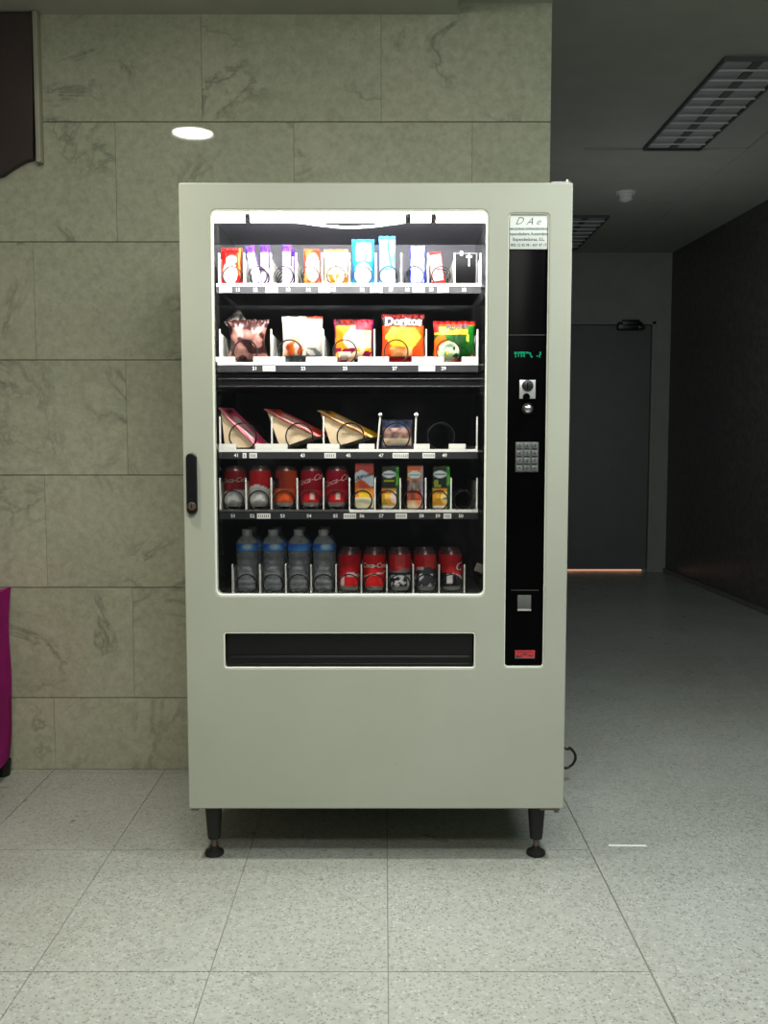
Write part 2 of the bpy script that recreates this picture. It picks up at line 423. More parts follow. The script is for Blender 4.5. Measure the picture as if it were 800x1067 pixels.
# brown panel with a pale edge at the upper left
t = empty('wall_panel', (-1.4, YW, 2.1)); tag(t, 'dark brown panel with pale edge and curved lower side, high on the marble wall', 'wall panel')
yp = YW - .03
def pp(px, py): return P(px, py, yp)
lp = [pp(33, 14), pp(34, 165)] + [pp(30 - 3.2 * k, 165.5 + 17 * (k / 9.0) ** 1.2) for k in range(10)] + [(-1.9, pp(0, 196)[1]), (-1.9, pp(33, 14)[1])]
under(plate('panel_face', [lp], yp, YW - .001, .002, M['brown']), t)
a, b = pp(33.3, 14), pp(35.5, 165)
under(box('edge_strip', a[0] + .001, a[0] + .017, yp - .004, YW - .001, b[1] - .012, ZL - .002, M['panelleft'], None, .002), t)

# magenta upholstered seat against the wall
ax = PX(13, 700, .70)
t = empty('armchair', (-1.75, .35, 0)); tag(t, 'magenta fabric armchair standing against the marble wall beside the vending machine', 'armchair')
def cushion(name, x0, x1, y0, y1, z0, z1, puff, corner):
    bm = bmesh.new(); r = bmesh.ops.create_cube(bm, size=2); bmesh.ops.subdivide_edges(bm, edges=bm.edges[:], cuts=14, use_grid_fill=True)
    for v in bm.verts:
        x, y, z = v.co
        kx = 1 - puff * (abs(y) ** 3 + abs(z) ** 3) * .5 ; ky = 1 - puff * (abs(x) ** 3 + abs(z) ** 3) * .5; kz = 1 - puff * (abs(x) ** 3 + abs(y) ** 3) * .5
        cr = corner * (abs(x * y * z)) ** 4 * (1 if z > 0 else 0)
        n = noise.noise(Vector((x * 2, y * 2, z * 2)) + Vector((x0 * 9, 0, 0))) * .004
        q = Vector((x * kx * (1 + cr), y * ky * (1 + cr), z * kz * (1 + cr)))
        v.co = Vector(((x0 + x1) / 2 + q.x * ((x1 - x0) / 2 + n), (y0 + y1) / 2 + q.y * ((y1 - y0) / 2 + n), (z0 + z1) / 2 + q.z * ((z1 - z0) / 2 + n)))
    return link(name, mesh_of(bm, name, 60), None, M['magenta'])
under(cushion('armrest', ax - .20, ax + .001, -.04, .716, .035, .66, .10, .10), t)
under(cushion('armrest', ax - 1.02, ax - .82, -.04, .716, .035, .66, .10, .10), t)
under(cushion('seat', ax - .82, ax - .20, -.05, .5, .10, .44, .08, .02), t)
under(cushion('backrest', ax - .82, ax - .20, .46, .72, .10, .84, .08, .04), t)
for xx in (ax - .035, ax - .99):
    for yy in (.68, .02):
        under(lathe('foot', [(.022, 0), (.028, .055)], M['rubber'], None, 16, 'Z', (xx, yy, 0)), t)
under(box('base_frame', ax - .97, ax - .05, .0, .68, .02, .075, M['rubber'], None, .006), t)

# thin white strip lying on the floor
q0, q1 = (.735, .10), (.838, .10)
def Gd(px, py):
    a, b, c = ray(px, py); tt = -EYE / c; return a * tt, -DIST + b * tt
gx0, gy = Gd(634, 881.5); gx1, _ = Gd(673, 881.5)
o = box('white_strip', gx0, gx1, gy - .004, gy + .004, .0005, .002, M['paper'], None, 0, Matrix.Rotation(radians(-1.0), 3, 'Z')); tag(o, 'thin white strip lying on the floor right of the machine', 'paper strip')

# ------------------------------------------------------------------ the vending machine
vm = empty('vending_machine', (-.02, .35, 0)); tag(vm, 'beige glass-front vending machine with lit snack shelves on four black legs', 'vending machine')
def U(o): return under(o, vm)
X0, X1, Z0, Z1 = -.534, .491, .155, 1.827
WX0, WX1, WZ0, WZ1 = -.452, .271, .743, 1.758
PX0, PX1, PZ0, PZ1 = .324, .431, .549, 1.749
FX0, FX1, FZ0, FZ1 = -.432, .246, .545, .644
LX0, LX1, LZ0, LZ1, LYB = -.490, .300, .690, 1.800, .655
dp = U(plate('door_panel', [rrect(X0, X1, Z0, Z1, .004, 2), rrect(WX0, WX1, WZ0, WZ1, .016), rrect(PX0, PX1, PZ0, PZ1, .010), rrect(FX0, FX1, FZ0, FZ1, .008)], 0, .052, .0035, M['body']))
# cabinet shell
bm = bmesh.new(); cx0, cx1 = X0 + .006, X1 - .006; cz0, cz1 = Z0 + .004, Z1 - .004
add_box(bm, cx0, cx0 + .02, .054, .70, cz0, cz1); add_box(bm, cx1 - .02, cx1, .054, .70, cz0, cz1)
add_box(bm, cx0 + .02, cx1 - .02, .054, .70, cz0, cz0 + .02); add_box(bm, cx0 + .02, cx1 - .02, .054, .70, cz1 - .02, cz1); add_box(bm, cx0 + .02, cx1 - .02, .68, .70, cz0 + .02, cz1 - .02)
U(link('cabinet', mesh_of(bm, 'cabinet'), None, M['body']))
bm = bmesh.new()
add_box(bm, LX0, LX1, LYB, LYB + .01, LZ0, LZ1); add_box(bm, LX0, LX1, .055, LYB, LZ0 - .01, LZ0); add_box(bm, LX0, LX1, .055, LYB, LZ1, LZ1 + .005)
U(link('interior_back', mesh_of(bm, 'ib'), None, M['liner']))
U(box('interior_side', LX0 - .008, LX0, .055, LYB, LZ0, LZ1, M['mirrorliner'])); U(box('interior_side', LX1, LX1 + .008, .055, LYB, LZ0, LZ1, M['mirrorliner']))
# window trim, glass
def sub(o, p):                                            # part-of-part: the part carries world-space geometry
    o.parent = p; return o
def ring_trim(name, x0, x1, z0, z1, r, rad, y, mat):
    pts = rrect(x0, x1, z0, z1, r, 8); bm = bmesh.new(); add_tube(bm, [(x, y, z) for x, z in pts], rad, 8, True); return U(link(name, mesh_of(bm, name, 60), None, mat))
wt = ring_trim('window_trim', WX0 + .0015, WX1 - .0015, WZ0 + .0015, WZ1 - .0015, .016, .0032, .004, M['trim'])
ring_trim('panel_trim', PX0 + .001, PX1 - .001, PZ0 + .001, PZ1 - .001, .010, .0015, .004, M['trim'])
ring_trim('slot_trim', FX0 + .001, FX1 - .001, FZ0 + .001, FZ1 - .001, .008, .0024, .003, M['trim'])
bm = bmesh.new(); vs = [bm.verts.new(q) for q in ((WX0 - .01, .053, WZ0 - .01), (WX1 + .01, .053, WZ0 - .01), (WX1 + .01, .053, WZ1 + .01), (WX0 - .01, .053, WZ1 + .01))]; bm.faces.new(vs)
U(link('window_glass', mesh_of(bm, 'glass'), None, M['glass']))
# lamp: a tube behind the upper edge of the window with dark clips, and a sagging white strip
TY = .066; TZ = PZ(226.5, TY)
tb = U(lathe('light_tube', [(.0125, LX0 + .012), (.0135, LX0 + .016), (.0135, LX1 - .016), (.0125, LX1 - .012)], M['tube'], None, 20, 'X', (0, TY, TZ)))
for px in (258.5, 425, 451.5):
    xx = PX(px, 226, TY)
    c = lathe('tube_clip', [(.0140, -.0075), (.0150, -.007), (.0150, .007), (.0140, .0075)], M['darkmetal'], None, 20, 'X', (xx, TY, TZ)); sub(c, tb)
pts = []
for k in range(25):
    s = k / 24.0; px = 300 + (432 - 300) * s; pts.append((PX(px, 231, .105), .105, PZ(230.5 + 6.6 * sin(pi * s) ** 1.3, .105)))
U(tube('sagging_strip', pts, .0034, M['white'], None, 10))
# side rails for the trays and the partition between the upper and lower compartment
for xx in (LX0 + .006, LX1 - .008):
    U(box('tray_rail', xx - .003, xx + .003, .205, .212, LZ0 + .02, LZ1 - .045, M['silver']))
zt, zb = PZ(394, .222), PZ(404, .222)
bm = bmesh.new(); add_box(bm, LX0 + .012, LX1 - .012, .232, LYB - .002, zb, zt); add_box(bm, LX0 + .012, LX1 - .012, .222, .2315, zt - .007, zt, .002); add_box(bm, LX0 + .012, LX1 - .012, .222, .2315, zb, zb + .006, .002); add_box(bm, LX0 + .012, LX1 - .012, .2275, .2315, zb + .0065, zt - .0075)
U(link('partition_shelf', mesh_of(bm, 'part'), None, M['black']))

# ---- trays
YL = .235                       # front lip of every tray
ROW = {1: 295.5, 2: 377.5, 3: 468, 4: 531, 5: 619}
DIV = {1: [228, 254.3, 282, 308.5, 335.8, 364, 391.5, 418, 446, 473.5, 500.5],
       2: [229, 282.5, 336.5, 390, 444, 497.5], 3: [229, 283, 337, 393, 432.5, 497],
       4: [229, 256, 282.5, 309.5, 337, 364, 390.5, 417, 443.5, 470, 497], 5: [242, 270.5, 297.5, 324, 350, 376.5, 403, 430.5, 457.5, 484]}
DIVTOP = {1: 264, 2: 343, 3: 434, 4: 498, 5: 588}
RAD = {1: .0265, 2: .034, 3: .039, 4: .0285, 5: .0295}
PITCHC = {1: .040, 2: .062, 3: .088, 4: .084, 5: .084}
TRAYZ = {}
def coil_mesh(r, pitch, turns, wire=.0021):
    pts = []; N = 56
    for t in range(turns):
        for k in range(N):
            ph = k / N; a = 2 * pi * ph - pi / 2           # starts at the bottom
            y = pitch * t
            if ph > .945: y = pitch * (t + ((ph - .945) / .055) ** 2 * (3 - 2 * (ph - .945) / .055))
            pts.append((r * cos(a), y, r * sin(a)))
    bm = bmesh.new(); add_tube(bm, pts, wire, 6); return mesh_of(bm, 'coil', 60)
numbers = {1: ['11', '12', '13', '14', '15', '16', '17', '18', '19', '10'], 2: ['21', '23', '25', '27', '29'], 3: ['41', '43', '45', '47', '49'],
           4: ['51', '52', '53', '54', '55', '56', '57', '58', '59', '50'], 5: []}
numx = {1: [248, 266, 300, 321, 347.5, 377, 407, 424, 449, 483], 2: [265.5, 316, 359.5, 411, 462], 3: [246.5, 315.5, 363, 397, 463], 4: [243, 263, 294.5, 322, 349.5, 377, 397, 439, 456, 480], 5: []}
def slots(r): 
    d = DIV[r]; y = ROW[r]
    return [((PX(a, y, YL) + PX(b, y, YL)) / 2, PX(a, y, YL), PX(b, y, YL)) for a, b in zip(d, d[1:])]
TRAY = {}
for r in (1, 2, 3, 4, 5):
    zl = PZ(ROW[r], YL); zt = zl - .005; TRAYZ[r] = zt
    xa, xb = LX0 + .011, LX1 - .012
    sh = U(box('shelf', xa, xb, YL + .003, .62, zt - .004, zt, M['tray'])); TRAY[r] = sh
    la, lb = PX(DIV[r][0] - 4, ROW[r], YL), PX(DIV[r][-1] + .5, ROW[r], YL)
    la = max(la, xa)
    if r == 4:
        xm = PX(364, ROW[r], YL)
        sub(box('front_lip', la, xm, YL - .004, YL + .0028, zl - .006, zl, M['lipdark']), sh); sub(box('front_lip', xm, lb, YL - .004, YL + .0028, zl - .008, zl, M['lip']), sh)
    else:
        sub(box('front_lip', la, lb, YL - .004, YL + .0028, zl - .008, zl, M['lip']), sh)
    if r != 5:
        sub(box('price_strip', la, lb, YL - .005, YL - .001, zl - .028, zl - .0085, M['strip']), sh)
    sl = slots(r)
    for x in [q[1] for q in sl] + [sl[-1][2]]:
        ztop = PZ(DIVTOP[r], YL + .008)
        w = .0022
        if r == 3 and abs(x - PX(393, 468, YL)) < .003 or r == 3 and abs(x - PX(432.5, 468, YL)) < .003:
            lean = .009 if x < .05 else .003
            bm = bmesh.new(); add_tube(bm, [(x, YL + .008, zt + .0005), (x + lean, YL + .008, ztop + .004)], .0028, 8)
            bmesh.ops.create_uvsphere(bm, u_segments=14, v_segments=10, radius=.0062, matrix=Matrix.Translation((x + lean, YL + .008, ztop + .005)))
            sub(link('divider_rod', mesh_of(bm, 'rod', 60), None, M['divider']), sh)
            continue
        bm = bmesh.new(); add_box(bm, x - w, x + w, YL + .0045, YL + .011, zt + .0003, ztop, .0008)
        add_box(bm, x - .0008, x + .0008, YL + .011, .60, zt + .0003, zt + .012 if r == 3 else ztop - .012)
        sub(link('divider', mesh_of(bm, 'div'), None, M['divider']), sh)
    for i, (xc, a, b) in enumerate(sl):
        if i < len(numbers[r]):
            xn = PX(numx[r][i], ROW[r], YL)
            me = text_mesh(numbers[r][i], .0138, 0, .0003)
            for v in me.vertices: v.co = Vector((xn + v.co.x, YL - .0056, zl - .0185 + v.co.y))
            sub(link('slot_number', me, None, M['number']), sh)
    if r in (2, 3):                                       # white tabs standing on the lip either side of each spiral
        tabs = {2: [(224, 245), (264, 297), (319, 351), (373, 405), (429, 462), (481, 498)], 3: [(224, 226.5), (228, 246), (266, 299.5), (320, 353.5), (374, 390), (431, 447.5), (467.5, 485)]}[r]
        for (p0, p1) in tabs:
            sub(box('lip_tab', PX(p0, ROW[r], YL), PX(p1, ROW[r], YL), YL - .003, YL + .0022, zl + .0004, zl + .0155, M['lip']), sh)
cards = {1: [(229, 241.5), (277, 289.5), (332, 344), (386, 398.5), (430, 442), (455.5, 467)], 2: [(274, 287), (436, 453)], 3: [(253, 257), (260, 268), (338, 350), (409, 425.5), (440, 453)], 4: [(268, 282), (358, 371), (412, 424), (462, 470)]}
for r, cs in cards.items():
    zl = PZ(ROW[r], YL)
    for p0, p1 in cs:
        xa, xb = PX(p0, ROW[r], YL), PX(p1, ROW[r], YL)
        bm = bmesh.new(); add_box(bm, xa, xb, YL - .0068, YL - .0056, zl - .026, zl - .011)
        for k in range(max(2, int((xb - xa) / .0055))):
            xx = xa + .004 + k * .0055
            if xx + .003 < xb: add_box(bm, xx, xx + .0025, YL - .0072, YL - .0068, zl - .0225, zl - .0145, mi=1)
        sub(link('price_card', mesh_of(bm, 'card'), None, [M['card'], M['cardmark']]), TRAY[r])
# spirals
COILM = {r: coil_mesh(RAD[r], PITCHC[r], int(.35 / PITCHC[r])) for r in RAD}
for me in COILM.values(): me.materials.append(M['wire'])
coffs = {2: [-.002, -.022, -.012, -.012, -.010], 3: [-.010, .004, .0, .0, -.014]}
for r in (1, 2, 3, 4, 5):
    for i, (xc, a, b) in enumerate(slots(r)):
        if r == 1 and i == 9: continue
        o = link('spiral', COILM[r]); o.parent = TRAY[r]
        o.location = (xc + coffs.get(r, [0] * 12)[i], YL + .0125, TRAYZ[r] + RAD[r] + .0024)
# empty compartment at the right end of the top tray: dark box with a pale cross-shaped clip
s9 = slots(1)[9]; zt = TRAYZ[1]; zr = PZ(263, YL + .06)
bm = bmesh.new(); add_box(bm, s9[1] + .004, s9[2] - .004, YL + .07, YL + .074, zt + .001, zr - .002)
bk = sub(link('slot_back_plate', mesh_of(bm, 'sbp'), None, M['blackgloss']), TRAY[1])
bm = bmesh.new(); add_box(bm, s9[1] + .003, s9[2] - .003, YL + .064, YL + .0695, zr - .004, zr, .001); add_box(bm, s9[2] - .007, s9[2] - .004, YL + .064, YL + .0695, zt + .001, zr - .004, .0008)
sub(link('slot_rail', mesh_of(bm, 'sr'), None, M['tray']), TRAY[1])
qx, qz = P(488.7, 268, YL + .06)
bm = bmesh.new(); add_box(bm, qx - .0018, qx + .0018, YL + .060, YL + .0635, qz - .026, qz + .012, .0006); add_box(bm, qx - .0085, qx + .0085, YL + .0595, YL + .0637, qz - .001, qz + .005, .001)
qx, qz = P(480.7, 263.5, YL + .06); add_box(bm, qx - .004, qx + .004, YL + .0595, YL + .0637, qz - .008, qz + .005, .001)
sub(link('cross_clip', mesh_of(bm, 'cc'), None, M['divider']), TRAY[1])
# small grey tag hanging at the right of the bottom shelf
a = P(500.5, 592, .10)
U(box('hanging_tag', a[0] - .015, a[0] + .010, .098, .0995, a[1] - .011, a[1] + .012, M['tagpaper'], None, 0, Matrix.Rotation(radians(22), 3, 'Y')))

# ---- delivery slot
U(box('slot_recess', FX0 - .01, FX1 + .01, .05, .0535, FZ0 - .01, FZ1 + .01, M['black']))
bm = bmesh.new(); add_box(bm, FX0 + .004, FX1 - .004, .024, .030, FZ0 + .002, FZ1 - .003, .0015); add_box(bm, FX0 + .012, FX1 - .012, .018, .0238, FZ0 + .024, FZ0 + .031, .002); add_box(bm, FX0 + .012, FX1 - .012, .020, .0238, FZ0 + .006, FZ0 + .010, .001)
U(link('delivery_flap', mesh_of(bm, 'flap'), None, M['black']))

# ---- selection panel
sp = U(box('selection_panel', PX0 + .0035, PX1 - .0035, .010, .05, PZ0 + .003, PZ1 - .003, M['blackgloss'], None, .002))
YP = .0098
def onp(px, py): return P(px, py, YP)
z348 = onp(550, 349)[1]; z615 = onp(545, 615)[1]
sub(box('panel_seam', PX0 + .005, PX1 - .005, YP - .0006, YP, z348 - .0005, z348 + .0005, M['frame']), sp)
sub(box('panel_seam', PX0 + .018, PX1 - .014, YP - .0006, YP, z615 - .0005, z615 + .0005, M['frame']), sp)
# display: the few lit green segments that can be made out
a, b = onp(535, 366.3), onp(565, 372.5)
bm = bmesh.new(); w = b[0] - a[0]; hgt = a[1] - b[1]
for x0, x1, z0, z1 in ((.02, .12, .55, .95), (.05, .09, 0, .5), (.14, .24, .62, .95), (.15, .19, .1, .55), (.24, .40, .62, .98), (.25, .29, .05, .6), (.35, .39, .05, .6), (.30, .35, .25, .42), (.42, .52, .65, .95), (.53, .60, .55, .85), (.57, .62, .2, .5), (.60, .66, .0, .25), (.80, .84, .1, .35), (.88, .92, .0, .5), (.90, .95, .4, .95)):
    add_box(bm, a[0] + x0 * w, a[0] + x1 * w, YP - .0008, YP, b[1] + z0 * hgt, b[1] + z1 * hgt)
sub(link('display_digits', mesh_of(bm, 'disp'), None, M['green']), sp)
# sign
a, b = onp(531.5, 223.5), onp(573.0, 260)
sg = U(box('owner_sign', PX0 + .0045, PX1 - .0035, .006, .0095, b[1], PZ1 - .004, M['sign'], None, .0008))
scx = (PX0 + PX1) / 2; YS = .0056
def flat(cx, cz): return lambda x, y: (cx + x, YS, cz + y)
sub(lettering('lettering', 'D', .027, M['ink'], None, flat(scx - .026, PZ(230.5, YS)), .45, -.0003), sg)
sub(lettering('lettering', 'A', .027, M['ink'], None, flat(scx + .002, PZ(231, YS)), .45, -.0003), sg)
sub(lettering('lettering', 'e', .025, M['ink'], None, flat(scx + .024, PZ(231, YS)), .45, -.0003), sg)
for s, py, sz in (('MAQUINAS EXPENDEDORAS', 238.6, .0076), ('Expendedora Automática', 243.8, .0104), ('Expendedoras, S.L.', 249.5, .0110), ('902 12 42 98 - 607 47 17', 255.4, .0092)):
    sub(lettering('lettering', s, sz, M['inkgrey'], None, flat(scx + .0005, PZ(py, YS)), 0, .00025), sg)
# coin entry
a, b = onp(541, 396), onp(557.5, 415.5)
bm = bmesh.new(); add_box(bm, a[0], b[0], .0055, .0095, b[1], a[1], .001)
cp = U(link('coin_entry', mesh_of(bm, 'ce', 40), None, M['silver']))
cc = onp(549, 402)
sub(lathe('coin_funnel', [(.0135, 0), (.0150, .0012), (.0150, .003)], M['darkmetal'], None, 24, 'Y', (cc[0] + .001, .0024, cc[1])), cp)
c2 = onp(548, 414); sub(lathe('coin_notch', [(.0095, 0), (.0095, .0025)], M['blackgloss'], None, 24, 'Y', (c2[0], .0029, c2[1] + .001)), cp)
sub(box('coin_slit', cc[0] - .0008, cc[0] + .0018, .0018, .0023, cc[1] - .009, cc[1] + .009, M['blackgloss']), cp)
cc = onp(549.5, 426); rb = U(lathe('return_button', [(.0, -.0035), (.006, -.003), (.0098, .0005), (.0105, .008), (.0105, .0098)], M['chrome'], None, 28, 'Y', (cc[0], 0, cc[1])))
sub(lathe('button_ring', [(.0115, .006), (.0145, .0065), (.0145, .0097)], M['darkmetal'], None, 28, 'Y', (cc[0], 0, cc[1])), rb)
# keypad
a, b = onp(537, 460.5), onp(560.5, 492)
kp = U(box('keypad', a[0], b[0], .0075, .0096, b[1], a[1], M['frame'], None, .0008))
kw, kh = (b[0] - a[0]) / 3, (a[1] - b[1]) / 4
for i in range(4):
    for j in range(3):
        kx, kz = a[0] + kw * (j + .5), a[1] - kh * (i + .5)
        sub(box('key', kx - kw * .36, kx + kw * .36, .0042, .0072, kz - kh * .36, kz + kh * .36, M['key'], None, .001), kp)
        ch = '123456789*0#'[i * 3 + j]
        me = text_mesh(ch, .0125, 0, .0002)
        for v in me.vertices: v.co = Vector((kx + v.co.x, .0039, kz + v.co.y))
        sub(link('key_mark', me, None, M['ink']), kp)
# lower window, red label
a, b = onp(539, 620), onp(553, 636)
rw = U(box('return_window', a[0], b[0], .0065, .0096, b[1], a[1], M['frame'], None, .001)); sub(box('window_lip', a[0], b[0], .0045, .0064, b[1] - .0005, b[1] + .004, M['silver'], None, .0006), rw)
a, b = onp(536.5, 677.5), onp(557, 686)
rl = U(box('red_label', a[0], b[0], .0085, .0096, b[1], a[1], M['red']))
bm = bmesh.new()
for x0, x1, z0, z1 in ((.08, .16, .12, .4), (.18, .24, .12, .3), (.27, .33, .2, .4), (.12, .9, .80, .86), (.40, .62, .45, .58), (.66, .9, .30, .42)):
    w = b[0] - a[0]; hh = a[1] - b[1]; add_box(bm, a[0] + x0 * w, a[0] + x1 * w, .0080, .0084, b[1] + z0 * hh, b[1] + z1 * hh)
sub(link('label_print', mesh_of(bm, 'lpr'), None, M['ink']), rl)
sub(box('label_edge', a[0], b[0], .0080, .0084, b[1], b[1] + .0022, M['inkgrey']), rl)
# handle with lock
hx0, hz1 = P(193.6, 472, -.006); hx1, hz0 = P(206, 536, -.006)
hd = U(plate('door_handle', [rrect(hx0, hx1, hz0, hz1, (hx1 - hx0) / 2 - .0005, 10)], -.012, -.0004, .004, M['black']))
sub(lathe('lock', [(.0, -.0025), (.0100, -.0022), (.0112, 0), (.0112, .001)], M['steel'], None, 28, 'Y', ((hx0 + hx1) / 2, -.0128, hz0 + .022)), hd)
sub(box('keyhole', (hx0 + hx1) / 2 - .001, (hx0 + hx1) / 2 + .001, -.0158, -.0153, hz0 + .017, hz0 + .027, M['blackgloss']), hd)
# legs
for x, y in ((P(223, 860, .06)[0], .06), (P(558.5, 860, .06)[0], .06), (P(223, 860, .06)[0], .62), (P(558.5, 860, .06)[0], .62)):
    lg = U(lathe('leg', [(.017, .048), (.0185, .060), (.0245, Z0 - .012), (.0245, Z0 + .003)], M['rubber'], None, 28, 'Z', (x, y, 0)))
    sub(lathe('stem', [(.0075, .018), (.0075, .050)], M['steel'], None, 16, 'Z', (x, y, 0)), lg)
    sub(lathe('foot', [(.024, 0), (.027, .004), (.026, .010), (.012, .016), (.0105, .024), (.006, .026)], M['rubber'], None, 28, 'Z', (x, y, 0)), lg)
bm = bmesh.new(); add_box(bm, X0 + .004, X0 + .024, .01, .05, Z0 - .010, Z0 - .0005, .002)
U(link('bottom_bracket', mesh_of(bm, 'bb2'), None, M['steel']))
bm = bmesh.new(); add_box(bm, X1 - .062, X1 - .008, .008, .05, Z0 - .008, Z0 - .0005, .002); add_box(bm, X1 - .022, X1 - .010, .016, .03, Z0 - .018, Z0 - .008, .002)
U(link('bottom_hinge', mesh_of(bm, 'bh'), None, M['steel']))
bm = bmesh.new(); add_box(bm, X1 - .055, X1 - .005, .012, .05, Z1 + .0005, Z1 + .007, .002); add_lathe(bm, [(.0045, Z1), (.0045, Z1 + .012)], 14, 'Z', (X1 - .012, .02, 0))
U(link('top_hinge', mesh_of(bm, 'th'), None, M['chrome']))
def smooth_path(ctrl, n=8):
    out = []
    c = [ctrl[0]] + ctrl + [ctrl[-1]]
    for p0, p1, p2, p3 in zip(c, c[1:], c[2:], c[3:]):
        for k in range(n):
            t = k / n; out.append(tuple(.5 * (2 * b + (d - a) * t + (2 * a - 5 * b + 4 * d - e) * t * t + (3 * b - a - 3 * d + e) * t ** 3) for a, b, d, e in zip(p0, p1, p2, p3)))
    return out + [ctrl[-1]]
pts = smooth_path([(.44, .706, .24), (.50, .70, .20)] + [(P(a, b, .60)[0], .60 + .004 * k, P(a, b, .60)[1]) for k, (a, b) in enumerate(((586, 778), (594, 780), (599.5, 787), (599.5, 794), (595, 800), (586, 802)))] + [(.50, .69, .05), (.42, .70, .012), (.2, .70, .006)])
U(tube('power_cord', pts, .0046, M['cable'], None, 10))

# ------------------------------------------------------------------ goods
def mixc(a, b, f): f = max(0, min(1, f)); return tuple(a[i] * (1 - f) + b[i] * f for i in range(3))
def nz(x, z, s, o=0): return noise.noise(Vector((x * s + o, z * s - o, o * .7)))
def bag_mesh(w, h, t, col, seed=0, nu=36, nv=44, crumple=.004, seal=.07, taper=.06, lean=0):
    """pillow pack: two bulged films welded at the rims, crimped at head and foot; local origin = foot centre, front = -y"""
    bm = bmesh.new(); G = {}
    def shape(u, v, s):
        vv = max(0, min(1, (v - seal) / (1 - 2 * seal)))
        b = (max(0, sin(pi * vv)) ** .45) * (max(0, 1 - abs(u) ** 2.6) ** .6)
        x = w / 2 * u * (1 - taper * sin(pi * vv) * .8) 
        z = h * v + (.006 * h * sin(9 * u + seed) if v > .95 else 0)
        wr = crumple * (nz(u, v, 2.2, seed + 3 * s) + .6 * nz(u, v, 5.0, seed + 9 * s)) * (b ** .5)
        wr += crumple * .7 * sin(u * 22 + seed) * (1 - abs(2 * v - 1)) ** 0 * max(0, 1 - 6 * min(v, 1 - v)) * .8
        y = s * (t / 2 * b) + wr
        return Vector((x + lean * v, y, z))
    for s in (-1, 1):
        for i in range(nu + 1):
            for j in range(nv + 1):
                u, v = -1 + 2 * i / nu, j / nv
                if s == 1 and (i in (0, nu) or j in (0, nv)): G[s, i, j] = G[-1, i, j]; continue
                G[s, i, j] = bm.verts.new(shape(u, v, s))
        for i in range(nu):
            for j in range(nv):
                q = [G[s, i, j], G[s, i + 1, j], G[s, i + 1, j + 1], G[s, i, j + 1]]
                bm.faces.new(q if s == -1 else q[::-1])
    vs = [(G[k], k) for k in G]
    me = mesh_of(bm, 'bag', 80)
    color_mesh(me, lambda x, y, z: col((x - lean * z / h) / w + .5, z / h))
    me['front'] = 1
    return me, (lambda x, z: shape((x) / (w / 2), z / h, -1).y)
def goods(name, me, mat, loc, label, cat, group, rot=None):
    o = link(name, me, None, mat); o.location = loc
    if rot: o.rotation_euler = rot
    return tag(o, label, cat, group)
YB = YL + .018       # just behind the first wire of the spirals
SEAT = .0078         # goods stand on the spiral wire

WH = rgb(246, 244, 240); BLK = rgb(16, 16, 18)
def c_red_packet(u, v):
    c = mixc(rgb(196, 30, 24), rgb(222, 70, 26), nz(u, v, 3) + .5)
    d = sqrt(((u - .42) / .36) ** 2 + ((v - .30) / .3) ** 2); d2 = sqrt(((u - .5) / .26) ** 2 + ((v - .66) / .12) ** 2)
    if d < 1: c = rgb(248, 226, 214)
    if d2 < 1: c = rgb(250, 214, 190)
    if abs(u - .88) < .04 and v > .25: c = rgb(250, 176, 90)
    return c
def c_purple(u, v): 
    c = mixc(rgb(244, 236, 246), rgb(226, 204, 236), nz(u, v, 4) + .4)
    if v > .80 or v < .03: c = mixc(rgb(116, 76, 168), rgb(170, 130, 200), nz(u, v, 7) + .5)
    if u > .86 and v > .45: c = rgb(150, 106, 190)
    return c
def c_orange_packet(u, v):
    c = mixc(rgb(214, 110, 62), rgb(240, 160, 110), nz(u, v, 4, 2) + .5)
    if sqrt(((u - .55) / .42) ** 2 + ((v - .48) / .4) ** 2) < 1: c = rgb(252, 232, 220)
    return c
def c_cream_packet(u, v):
    c = mixc(rgb(250, 226, 190), rgb(252, 240, 222), nz(u, v, 3, 5) + .5)
    if v < .28 and nz(u, v, 4, 1) > -.1: c = rgb(226, 150, 60)
    if v > .93: c = rgb(232, 176, 130)
    return c
def c_blue_packet(u, v):
    c = mixc(rgb(36, 160, 210), rgb(110, 206, 236), nz(u, v, 3, 8) + .5)
    if .2 < u < .85 and .5 < v < .93 and nz(u, v, 3, 1) > -.25: c = rgb(222, 244, 250)
    if sqrt(((u - .5) / .38) ** 2 + ((v - .24) / .22) ** 2) < 1: c = rgb(236, 246, 250)
    return c
def c_light_blue(u, v):
    c = mixc(rgb(150, 206, 240), rgb(226, 240, 250), nz(u, v, 3, 11) + .5)
    if v > .92 or u < .06: c = rgb(110, 160, 222)
    if abs(u - .66 - .1 * sin(6 * v)) < .05 and v > .35: c = rgb(80, 140, 210)
    return c
def c_blue_white(u, v):
    c = mixc(rgb(238, 240, 250), rgb(206, 216, 246), nz(u, v, 3, 14) + .4)
    if u < .10 or u > .9 or v < .05: c = rgb(74, 92, 196)
    return c
def c_pink(u, v):
    c = mixc(rgb(248, 222, 220), rgb(240, 178, 176), nz(u, v, 4, 3) + .35)
    if v > .93 or u > .92 or v < .1: c = rgb(216, 70, 66)
    return c
G1, G2, G3, G4, G5 = 'snack packets on the top shelf', 'bags of crisps on the second shelf', 'sandwiches on the third shelf', 'drinks on the fourth shelf', 'drinks on the bottom shelf'
